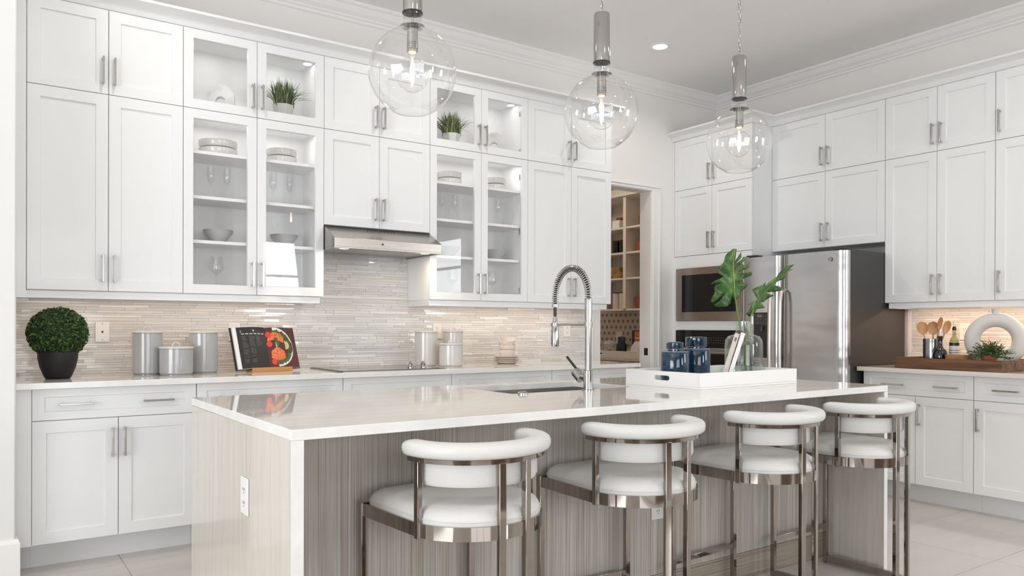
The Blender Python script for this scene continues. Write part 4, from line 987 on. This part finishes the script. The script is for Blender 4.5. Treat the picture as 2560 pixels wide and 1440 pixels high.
# vase
t = thing('glass_vase', 'clear glass bottle vase with water holding two large leaves', 'vase', (3.315, 2.625, TZ))
vh = 1.220-TZ
po = [(0, .0), (.075, 0), (.088, .006), (.0955, .02), (.0965, .05), (.0965, .175), (.0935, .205), (.080, .224), (.055, .232), (.0425, .236), (.0398, .245), (.0398, vh)]
pi_ = [(.0365, vh), (.0365, .247), (.040, .238), (.053, .229), (.078, .220), (.090, .203), (.0925, .175), (.0925, .05), (.091, .022), (.084, .010), (0, .008)]
B().lathe(po+pi_, n=56).build('glass_body', vaseglass, t, smooth=50)
B().lathe([(0, .0095), (.083, .0115), (.0900, .023), (.0915, .05), (.0915, .085), (0, .085)], n=48).build('water', water, t, smooth=40)
# leaves (traced shapes in real size, bent in depth)
def leaf(label, outline, rib, y0, bend, stem_pts, seed, group):
    t = thing('large_leaf', label, 'leaf', (3.315, 2.625, TZ+.012), 0, group)
    ox, oy, oz = 3.315, 2.625, TZ+.012
    bm = bmesh.new(); vs = [bm.verts.new((x-ox, 0, z-oz)) for x, z in outline]; es = [bm.edges.new((a, b_)) for a, b_ in zip(vs, vs[1:]+vs[:1])]
    bmesh.ops.triangle_fill(bm, edges=es, use_beauty=True)
    bmesh.ops.subdivide_edges(bm, edges=bm.edges[:], cuts=2, use_grid_fill=True)
    def ribx(z):
        for (xa, za), (xb, zb) in zip(rib, rib[1:]):
            if (za-z)*(zb-z) <= 0 and za != zb: return xa+(xb-xa)*(z-za)/(zb-za)
        return rib[0][0] if z > rib[0][1] else rib[-1][0]
    for v in bm.verts:
        d = (v.co.x+ox)-ribx(v.co.z+oz); v.co.y = y0-oy+bend*abs(d)*(1.2-.4*sin(d*60))+.010*sin((v.co.z)*55+d*40)*min(1, abs(d)*14)
    bmesh.ops.recalc_face_normals(bm, faces=bm.faces)
    me = bpy.data.meshes.new('leaf_blade'); bm.to_mesh(me); bm.free(); me.materials.append(monst); me.shade_smooth()
    o = bpy.data.objects.new('leaf_blade', me); COL.objects.link(o); o.parent = t
    md = o.modifiers.new('thick', 'SOLIDIFY'); md.thickness = .0012; md.offset = 0
    B().tube([(x-ox, y0-oy-.0025, z-oz) for x, z in rib[:-1]], [.0010+.0012*i/len(rib) for i in range(len(rib)-1)], 6).build('midrib', ribm if seed == 1 else stemm, t, smooth=60)
    n_ = 14; pts = []
    P0, P1, P2, P3 = [Vector(p)-Vector((ox, oy, oz)) for p in stem_pts]
    for i in range(n_+1):
        s = i/n_; pts.append(P0*(1-s)**3+P1*3*s*(1-s)**2+P2*3*s*s*(1-s)+P3*s**3)
    B().tube(pts, .0034, 8).build('stem', stemm, t, smooth=60)
L1 = [(3.22,1.594),(3.25,1.594),(3.243,1.565),(3.239,1.529),(3.269,1.567),(3.311,1.586),(3.288,1.555),(3.246,1.518),(3.316,1.557),(3.363,1.561),(3.316,1.536),(3.248,1.493),(3.246,1.477),(3.316,1.517),(3.378,1.537),(3.392,1.53),(3.354,1.504),(3.265,1.469),(3.251,1.453),(3.316,1.472),(3.4,1.489),(3.373,1.462),(3.293,1.430),(3.253,1.419),(3.307,1.423),(3.369,1.426),(3.35,1.415),(3.335,1.405),(3.289,1.361),(3.251,1.336),(3.228,1.336),(3.226,1.375),(3.21,1.311),(3.169,1.295),(3.129,1.291),(3.102,1.301),(3.136,1.335),(3.19,1.372),(3.112,1.330),(3.091,1.311),(3.073,1.32),(3.075,1.349),(3.102,1.374),(3.111,1.404),(3.146,1.417),(3.10,1.408),(3.08,1.406),(3.102,1.427),(3.146,1.446),(3.164,1.45),(3.128,1.458),(3.112,1.472),(3.128,1.493),(3.15,1.533),(3.191,1.571)]
R1 = [(3.232,1.592),(3.209,1.539),(3.218,1.482),(3.226,1.438),(3.23,1.384),(3.242,1.336)]
lg = 'split leaves in the glass vase'
leaf('large split green leaf standing upright left in the vase', L1, [(3.235, 1.592), (3.222, 1.54)]+R1[2:], 2.62, .07, [(3.33, 2.62, TZ+.014), (3.315, 2.62, 1.10), (3.265, 2.625, 1.24), (3.231, 2.62, 1.384)], 1, lg)
L2 = [(3.757,1.54),(3.72,1.511),(3.762,1.51),(3.704,1.498),(3.683,1.481),(3.717,1.479),(3.683,1.461),(3.611,1.44),(3.586,1.42),(3.673,1.405),(3.611,1.385),(3.525,1.377),(3.591,1.363),(3.536,1.336),(3.481,1.322),(3.461,1.325),(3.506,1.293),(3.442,1.286),(3.423,1.265),(3.398,1.259),(3.379,1.243),(3.348,1.258),(3.379,1.286),(3.398,1.308),(3.365,1.305),(3.393,1.321),(3.442,1.337),(3.422,1.365),(3.41,1.389),(3.441,1.405),(3.485,1.419),(3.52,1.435),(3.505,1.411),(3.56,1.438),(3.606,1.462),(3.636,1.495),(3.688,1.526)]
R2_ = [(3.757,1.54),(3.673,1.483),(3.56,1.422),(3.471,1.366),(3.427,1.318),(3.403,1.284)]
leaf('long drooping split green leaf leaning right out of the vase', L2, R2_, 2.635, .08, [(3.30, 2.60, TZ+.014), (3.325, 2.61, 1.10), (3.34, 2.63, 1.20), (3.403, 2.6325, 1.284)], 2, lg)
o = B().add([(3.347, 2.60, 1.245), (3.359, 2.60, 1.245), (3.361, 2.60, 1.205), (3.349, 2.60, 1.205), (3.347, 2.6015, 1.245), (3.359, 2.6015, 1.245), (3.361, 2.6015, 1.205), (3.349, 2.6015, 1.205)], [[0, 1, 2, 3], [4, 5, 6, 7], [0, 1, 5, 4], [1, 2, 6, 5], [2, 3, 7, 6], [3, 0, 4, 7]]).build('leaf_tag', plate_white); tag(o, 'small white paper tag stuck in the vase mouth', 'tag')
for i, (dx, lb) in enumerate([(0, 'left'), (.012, 'right')]):
    o = B().tube([(3.262+dx, 2.56, 1.115), (3.33+dx, 2.59, TZ+.012)], .0022, 6).build('dark_stem', darkstem); tag(o, 'thin dark cut stem slanting in the vase water, %s of two' % lb, 'stem')
# two leaning books
def leanbook(label, off, th_, mat, pagem, h, wd, dz):
    t = thing('magazine', label, 'book', (3.075+.64*off, 2.575-.77*off, TZ+.0015), R(-50), 'books leaning on the vase')
    t.rotation_euler = (0, R(17.5), R(-50)) if False else (0, 0, R(-50))
    tl = Matrix.Rotation(R(17.0), 4, 'Y')
    def bx(name, x0, x1, y0, y1, z0, z1, m_):
        vs = [tuple(tl @ Vector((x, y, z))) for z in (z0, z1) for x, y in [(x0, y0), (x1, y0), (x1, y1), (x0, y1)]]
        return B().add(vs, [[0, 3, 2, 1], [4, 5, 6, 7], [0, 1, 5, 4], [1, 2, 6, 5], [2, 3, 7, 6], [3, 0, 4, 7]]).build(name, m_, t)
    bx('front_cover', 0, .0018, 0, wd, 0, h, mat); bx('back_cover', th_-.0018, th_, 0, wd, 0, h, mat)
    bx('spine', 0.0018, th_-.0018, 0, .0018, 0, h, mat); bx('pages', .0019, th_-.0019, .002, wd-.002, .002, h-.002, pagem)
    if dz:
        bx('spine_print', .006, th_-.006, -.0004, 0, h-.04, h-.02, text_g)
leanbook('cream leaning book with small dark spine lettering, left of the white one', -.004, .022, cream, paper, .252, .105, 1)
leanbook('white leaning book touching the vase, behind a dark gap', .0245, .020, traywhite, paper, .255, .105, 0)

# ------------------------------------------------------------ right counter: wooden box and its contents
CT = .9145
t = thing('wooden_tray', 'rustic brown wooden box tray on the right counter', 'tray', (5.20, 2.85, CT), RZ)
WL, WD, WH, wk = .675, .46, .072, .014
B().box(wk, WL-wk, wk, WD-wk, 0, .012).build('tray_bottom', woodm, t)
B().box(0, WL, 0, wk, 0, WH).build('tray_side', woodm, t, bev=.0015); B().box(0, WL, WD-wk, WD, 0, WH).build('tray_side', woodm, t, bev=.0015)
B().box(0, wk, wk, WD-wk, 0, WH).build('tray_end', woodm, t, bev=.0015); e2 = B().box(WL-wk, WL, wk, WD-wk, 0, WH).build('tray_end', woodm, t, bev=.0015)
B().lathe([(.0, 0), (.013, 0), (.013, -.001), (0, -.001)], n=16).build('grommet_hole', black, e2, loc=(WL+.0008, .19, .042)).rotation_euler = (0, R(-90), 0)
BZ = CT+.0125
t = thing('utensil_can', 'ribbed steel can holding wooden spoons in the wooden tray', 'container', (5.42, 2.71, BZ))
pr = [(0, 0), (.053, 0)]+[(.0535-(.0012 if i % 2 else 0), .012+i*.013) for i in range(13)]+[(.054, .186), (.051, .186), (.051, .01), (0, .01)]
B().lathe(pr, n=36).build('body', P('can_steel', (.35, .36, .37), .22, 1), t, smooth=30)
def spoon(label, tip, foot, w_, fork=False):
    P0 = Vector(foot); P1 = Vector(tip); d = (P1-P0).normalized(); L_ = (P1-P0).length
    t = thing('wooden_spoon', label, 'utensil', P0, 0, 'wooden utensils in the steel can')
    B().tube([d*0, d*(L_-.085)], .0048, 8).build('handle', spoonm, t, smooth=50)
    view = Vector((-.9, -.45, 0)).normalized(); s_ = d.cross(view).normalized(); nrm = s_.cross(d)
    vs = []; fs = []; n_ = 9
    for i in range(n_+1):
        u = i/n_; hw = w_*sqrt(max(0.0, 1-(2*u-1.0)**2))*(.85+.25*u)+.002
        c = d*(L_-.095+.095*u)
        for k in range(7):
            q = (k-3)/3; vs.append(c+s_*hw*q+nrm*(-.010*(1-q*q)*sin(pi*u)))
        for k in range(6, -1, -1):
            q = (k-3)/3; vs.append(c+s_*hw*q+nrm*(-.010*(1-q*q)*sin(pi*u)-.004))
    for i in range(n_):
        for k in range(14): fs.append([i*14+k, i*14+(k+1) % 14, (i+1)*14+(k+1) % 14, (i+1)*14+k])
    fs += [list(range(14))[::-1], [n_*14+k for k in range(14)]]
    B().add(vs, fs).build('spoon_head', spoonm, t, smooth=50)
spoon('wooden spoon leaning left in the steel can', (5.45, 2.80, 1.232), (5.425, 2.715, BZ+.0155), .034)
spoon('wooden spoon standing upright in the middle of the steel can', (5.40, 2.69, 1.233), (5.42, 2.70, BZ+.0155), .034)
spoon('narrow wooden spoon leaning right in the steel can, behind', (5.45, 2.61, 1.238), (5.425, 2.695, BZ+.0155), .022)
spoon('pale thin wooden spatula between the right spoons', (5.40, 2.635, 1.262), (5.41, 2.705, BZ+.0155), .013)
def bottle(label, x, y, prof, gm, extra):
    t = thing('bottle', label, 'bottle', (x, y, BZ)); B().lathe(prof, n=36).build('glass_body', gm, t, smooth=40); extra(t)
darkglass = P('dark_bottle_glass', (.004, .005, .006), .05, Coat_Weight=.6)
def ex1(t):
    B().lathe([(0, .228), (.011, .228), (.012, .222), (.012, .205), (0, .205)], n=20).build('stopper', P('bottle_cork_white', (.6, .6, .6), .3), t, smooth=40)
    B().tube([(0, 0, .226), (0, 0, .252)], .0045, 10).build('pour_spout', chrome, t, smooth=40)
bottle('squat black glass oil bottle with steel pourer in the wooden tray', 5.37, 2.628, [(0, 0), (.042, 0), (.0455, .005), (.0455, .085), (.040, .105), (.022, .125), (.0145, .140), (.0135, .19), (.0155, .195), (.0155, .207), (0, .207)], darkglass, ex1)
oilg = thin_glass('oil_bottle_glass', (.82, .84, .70))
def ex2(t):
    B().lathe([(.0305, .045), (.0307, .045), (.0307, .140), (.0305, .140)], n=32).build('paper_label', plate_white, t, smooth=40)
    B().lathe([(.0305, .1405), (.0308, .1405), (.0308, .160), (.0305, .160)], n=32).build('label_band', black, t, smooth=40)
    B().lathe([(0, .245), (.0125, .245), (.0125, .262), (.008, .272), (0, .274)], n=20).build('stopper', black, t, smooth=40)
    B().tube([(0, 0, .27), (.0, .002, .295), (0, .005, .303)], .0038, 8).build('pour_spout', chrome, t, smooth=40)
    b = B(); [b.lathe([(.03085, .06+i*.016), (.03095, .06+i*.016), (.03095, .064+i*.016)], n=32) for i in range(4)]; b.build('label_print', text_g, t)
bottle('pale oil bottle with white label and black band in the wooden tray', 5.50, 2.598, [(0, 0), (.028, 0), (.0302, .004), (.0302, .165), (.026, .185), (.0125, .208), (.0115, .245), (.0105, .245), (.0115, .206), (.025, .182), (.0285, .16), (.0285, .006), (0, .005)], oilg, ex2)
o = B().lathe([(0, 0), (.045, 0), (.07, .035), (.077, .075), (.078, .084), (.075, .084), (.066, .036), (.04, .008), (0, .008)], n=36).build('wooden_bowl', spoonm, loc=(5.355, 2.505, BZ), smooth=40); tag(o, 'small light wooden bowl between the bottles and the ring vase', 'bowl')
# ring vase
t = thing('ring_vase', 'large pale stoneware ring vase with a hole in the middle', 'vase', (5.52, 2.345, BZ), R(-68))
rc, rt = .134, .047
vs = []; fs = []; n1, n2 = 56, 20
for i in range(n1):
    a = 2*pi*i/n1
    for k in range(n2):
        bb_ = 2*pi*k/n2; q = rc+rt*cos(bb_); vs.append((q*cos(a), rt*.85*sin(bb_), .181+q*sin(a)*1.0-(.006 if sin(a) < -.97 else 0)))
for i in range(n1):
    for k in range(n2): fs.append([i*n2+k, ((i+1) % n1)*n2+k, ((i+1) % n1)*n2+(k+1) % n2, i*n2+(k+1) % n2])
B().add([(x, y, max(z, 0)) for x, y, z in vs], fs).build('ring_body', stonevase, t, smooth=60)
B().lathe([(.030, .350), (.0235, .358), (.0235, .376), (.027, .383), (.0275, .388), (.023, .388), (.019, .378), (.019, .35)], n=28).build('neck', stonevase, t, smooth=50)
# potted herb
t = thing('potted_herb', 'bushy green herb in a small terracotta pot before the ring vase', 'plant', (5.345, 2.312, BZ))
B().lathe([(0, 0), (.034, 0), (.043, .062), (.048, .063), (.049, .088), (.046, .088), (.044, .075), (0, .075)], n=32).build('pot', terra, t, smooth=35)
rnd = random.Random(4); b = B(); b2 = B()
for i in range(100):
    a = rnd.uniform(0, 2*pi); el = rnd.uniform(-.05, 1.4); L_ = rnd.uniform(.10, .155); d = Vector((cos(a)*cos(el), sin(a)*cos(el), sin(el)*.8)); p0 = Vector((0, 0, .075))
    pts = [p0+d*L_*s+Vector((0, 0, .02*s-.03*s*s)) for s in (0, .33, .66, 1)]
    b2.tube(pts, .0008, 4)
    for k in range(15):
        s = .3+.7*k/15; p = p0+d*L_*s+Vector((0, 0, .02*s-.03*s*s)); dd = (d+Vector((rnd.gauss(0, .7), rnd.gauss(0, .7), rnd.gauss(.2, .7)))).normalized(); sd = dd.orthogonal().normalized()*.0032; l_ = rnd.uniform(.012, .024)
        b.mi = rnd.choice([0, 0, 1]); b.add([p, p+dd*l_*.5+sd, p+dd*l_, p+dd*l_*.5-sd], [[0, 1, 2, 3]])
tag(b.build('leaves', herbm, t), kind='stuff'); tag(b2.build('stems', stemm, t), kind='stuff')

# ------------------------------------------------------------ pantry seen through the doorway
PX = 5.95
t = thing('pantry_shelves', 'built-in beige open shelving in the pantry seen through the doorway', 'shelving', (PX, 5.2, 1.375))
pm_ = P('pantry_paint', (.72, .68, .63), .5)
for y0, y1 in [(-.0, .02), (.575, .595), (1.115, 1.16), (1.70, 1.72)]: B().box(0, .345, y0, y1, .02, 1.26).build('divider', pm_, t)
for z in (0, .345, .63, .91): 
    for y0, y1 in [(.02, .575), (.595, 1.115), (1.16, 1.70)]:
        B().box(.004, .345, y0, y1, z, z+.02).build('shelf', pm_, t)
B().box(.0, .345, 0, 1.72, 1.26, 1.36).box(-.03, .0, 0, 1.72, 1.27, 1.30).build('top_board', pm_, t); B().box(.335, .345, .02, 1.70, .02, 1.26).build('back_panel', pm_, t)
t = thing('pantry_base_cabinet', 'pantry base cabinet with pale counter and dark gaps, seen through the doorway', 'cabinet', (5.60, 5.2, 0))
B().box(.03, .695, 0, 2.2, .1, .83).build('carcass', pm_, t); B().box(0, .695, 0, 2.2, .835, .862).build('worktop', P('pantry_counter', (.62, .55, .48), .15), t)
for i in range(4):
    B().box(.008, .029, .005+i*.55, .545+i*.55, .62, .815).build('drawer', pm_, t); B().box(.008, .029, .005+i*.55, .545+i*.55, .11, .61).build('door', pm_, t)
B().box(.0301, .035, 0, 2.2, .815, .834).build('gap', black, t)
# dotted mosaic behind the pantry counter
b = B().box(6.293, 6.299, 5.2, 7.4, .862, 1.375).build('pantry_tile_bed', P('pantry_tile', (.60, .54, .48), .35)); tag(b, 'pale pantry backsplash with round brown dots', 'backsplash')
b2 = B(); 
for j in range(7):
    for i in range(27):
        b2.tube([(6.293, 5.22+i*.081+(j % 2)*.0405, .90+j*.072), (6.2915, 5.22+i*.081+(j % 2)*.0405, .90+j*.072)], .021, 8)
tag(b2.build('dot_tile', P('dot_tile', (.26, .195, .15), .4), b), kind='stuff')
# things on the pantry shelves
def wbasket(label, y, z, w_, h):
    t = thing('wicker_basket', label, 'basket', (6.09, y, z), 0, 'wicker baskets on the pantry shelves')
    B().lathe([(0, 0), (w_*.9, 0), (w_, h*.5), (w_*1.05, h), (w_*.97, h), (w_*.9, h*.5), (0, .01)], n=20, sx=1).build('weave', wicker, t, smooth=40)
    B().tube([(w_*1.03*cos(2*pi*i/20), w_*1.03*sin(2*pi*i/20), h) for i in range(21)], .005, 6).build('rim', wicker, t, smooth=60)
def ztop(i): return 1.375+[0, .345, .63, .91][i]+.0205
for i, (z, y, hh) in enumerate([(3, 6.185, .11), (2, 6.22, .115), (1, 6.15, .12), (0, 6.235, .13)]):
    wbasket('red-brown wicker basket on the %s pantry shelf' % ['top', 'second', 'third', 'lowest'][i], y, ztop(z), .052 if i else .05, hh)
k0 = None
for sh, n_, y in [(3, 3, 6.07), (2, 5, 6.09), (0, 4, 6.10)]:
    for i in range(n_):
        z = ztop(sh)+i*.0245
        o = B().sweep([(6.02, y), (6.16, y)], [(-.055, z), (.055, z), (.062, z+.012), (.055, z+.024), (-.055, z+.024), (-.062, z+.012)]).build('folded_towel', towel, smooth=60)
        tag(o, 'beige folded towel on the %s pantry shelf, %s in its stack' % (['lowest', '', 'second', 'top'][sh], 'topmost' if i == n_-1 else ['lowest', 'second from below', 'third from below', 'fourth from below'][i]), 'towel', 'folded towels on the pantry shelves')
o = B().box(6.02, 6.16, 6.50, 6.62, ztop(3), ztop(3)+.10).build('storage_box', plate_white, bev=.006); tag(o, 'white box on the upper left pantry shelf', 'box')
o = B().lathe([(0, 0), (.04, 0), (.055, .02), (.045, .035), (0, .04)], n=16).build('small_bowl', wicker, loc=(6.09, 6.55, ztop(3)+.1005), smooth=40); tag(o, 'small dark red bowl on top of the white pantry box', 'bowl')
for i, y in enumerate([6.61, 6.50]):
    o = thing('black_canister', 'glossy black canister on the pantry shelf, %s' % ['left one', 'right one'][i], 'canister', (6.09, y, ztop(2)), 0, 'black canisters in the pantry')
    B().lathe([(0, 0), (.048, 0), (.05, .005), (.05, .135), (0, .135)], n=24).build('body', blackglass, o, smooth=40); B().lathe([(0, .1355), (.051, .1355), (.051, .155), (0, .158)], n=24).build('lid', black, o, smooth=40)
    o = thing('white_canister', 'pale canister with dark lid on the lowest pantry shelf, %s' % ['left one', 'right one'][i], 'canister', (6.09, y, ztop(0)), 0, 'pale canisters in the pantry')
    B().lathe([(0, 0), (.046, 0), (.048, .005), (.048, .18), (0, .18)], n=24).build('body', cream, o, smooth=40); B().lathe([(0, .1805), (.049, .1805), (.049, .19), (0, .19)], n=24).build('lid', black, o, smooth=40)
o = B().lathe([(0, 0), (.04, 0), (.085, .05), (.095, .13), (.092, .13), (.08, .052), (0, .01)], n=28).build('metal_bowl', gold, loc=(6.09, 6.60, ztop(1)), smooth=40); tag(o, 'brass-coloured metal bowl on the pantry shelf', 'bowl')
# pantry counter things
PZ = .8625
t = thing('serving_tray', 'white tray with dark slot handle on the pantry counter', 'tray', (5.68, 5.70, PZ))
B().box(0, .5, 0, .95, 0, .01).build('tray_bottom', pm_, t)
for x in (0, .488): B().box(x, x+.012, 0, .95, .0102, .07).build('tray_side', pm_, t, bev=.002)
for y in (0, .938): B().box(.0122, .4878, y, y+.012, .0102, .07).build('tray_end', pm_, t, bev=.002)
B().box(-.0008, .0, .70, .80, .03, .045).build('slot', black, t)
pz2 = PZ+.0105
t = thing('ginger_jar', 'dark blue lidded jar on the pantry tray', 'jar', (5.93, 6.36, pz2))
B().lathe([(0, 0), (.058, 0), (.06, .01), (.06, .13), (.05, .14), (0, .14)], n=28).build('body', bluejar, t, smooth=40); B().lathe([(0, .1405), (.042, .1405), (.042, .205), (0, .215)], n=28).build('lid', bluejar, t, smooth=40)
t = thing('napkin_house', 'small white house-shaped holder on the pantry tray', 'holder', (5.90, 6.12, pz2))
B().add([(0, -.06, 0), (0, .06, 0), (0, .06, .09), (0, 0, .16), (0, -.06, .09), (.09, -.06, 0), (.09, .06, 0), (.09, .06, .09), (.09, 0, .16), (.09, -.06, .09)], [[0, 1, 2, 3, 4], [5, 6, 7, 8, 9], [0, 1, 6, 5], [1, 2, 7, 6], [2, 3, 8, 7], [3, 4, 9, 8], [4, 0, 5, 9]]).build('house_body', plate_white, t)
t = thing('magazine', 'red and black food magazine standing on the pantry tray', 'magazine', (6.09, 6.235, pz2), 0)
B().box(0, .012, -.12, .12, 0, .28).build('cover', pagedark, t)
b = B(); b.mi = 0; b.box(-.0006, 0, -.06, .08, .15, .27); b.mi = 1; b.box(-.0012, -.0006, -.06, .07, .19, .20); b.build('cover_print', [salmon, text_w], t)
t = thing('cutting_board', 'pale board leaning on the pantry backsplash', 'board', (6.10, 6.58, pz2)); B().box(0, .012, -.05, .05, 0, .27).build('board_body', cream, t, bev=.004)
t = thing('flower_vase', 'white flowers in a small dark vase on the pantry tray', 'flowers', (5.93, 6.55, pz2))
B().lathe([(0, 0), (.025, 0), (.03, .03), (.02, .055), (0, .055)], n=18).build('vase_body', blackglass, t, smooth=40)
leafball('blossoms', t, (0, 0, .115), .062, 260, .014, [plate_white, cream, plate_white], .8, seed=8)
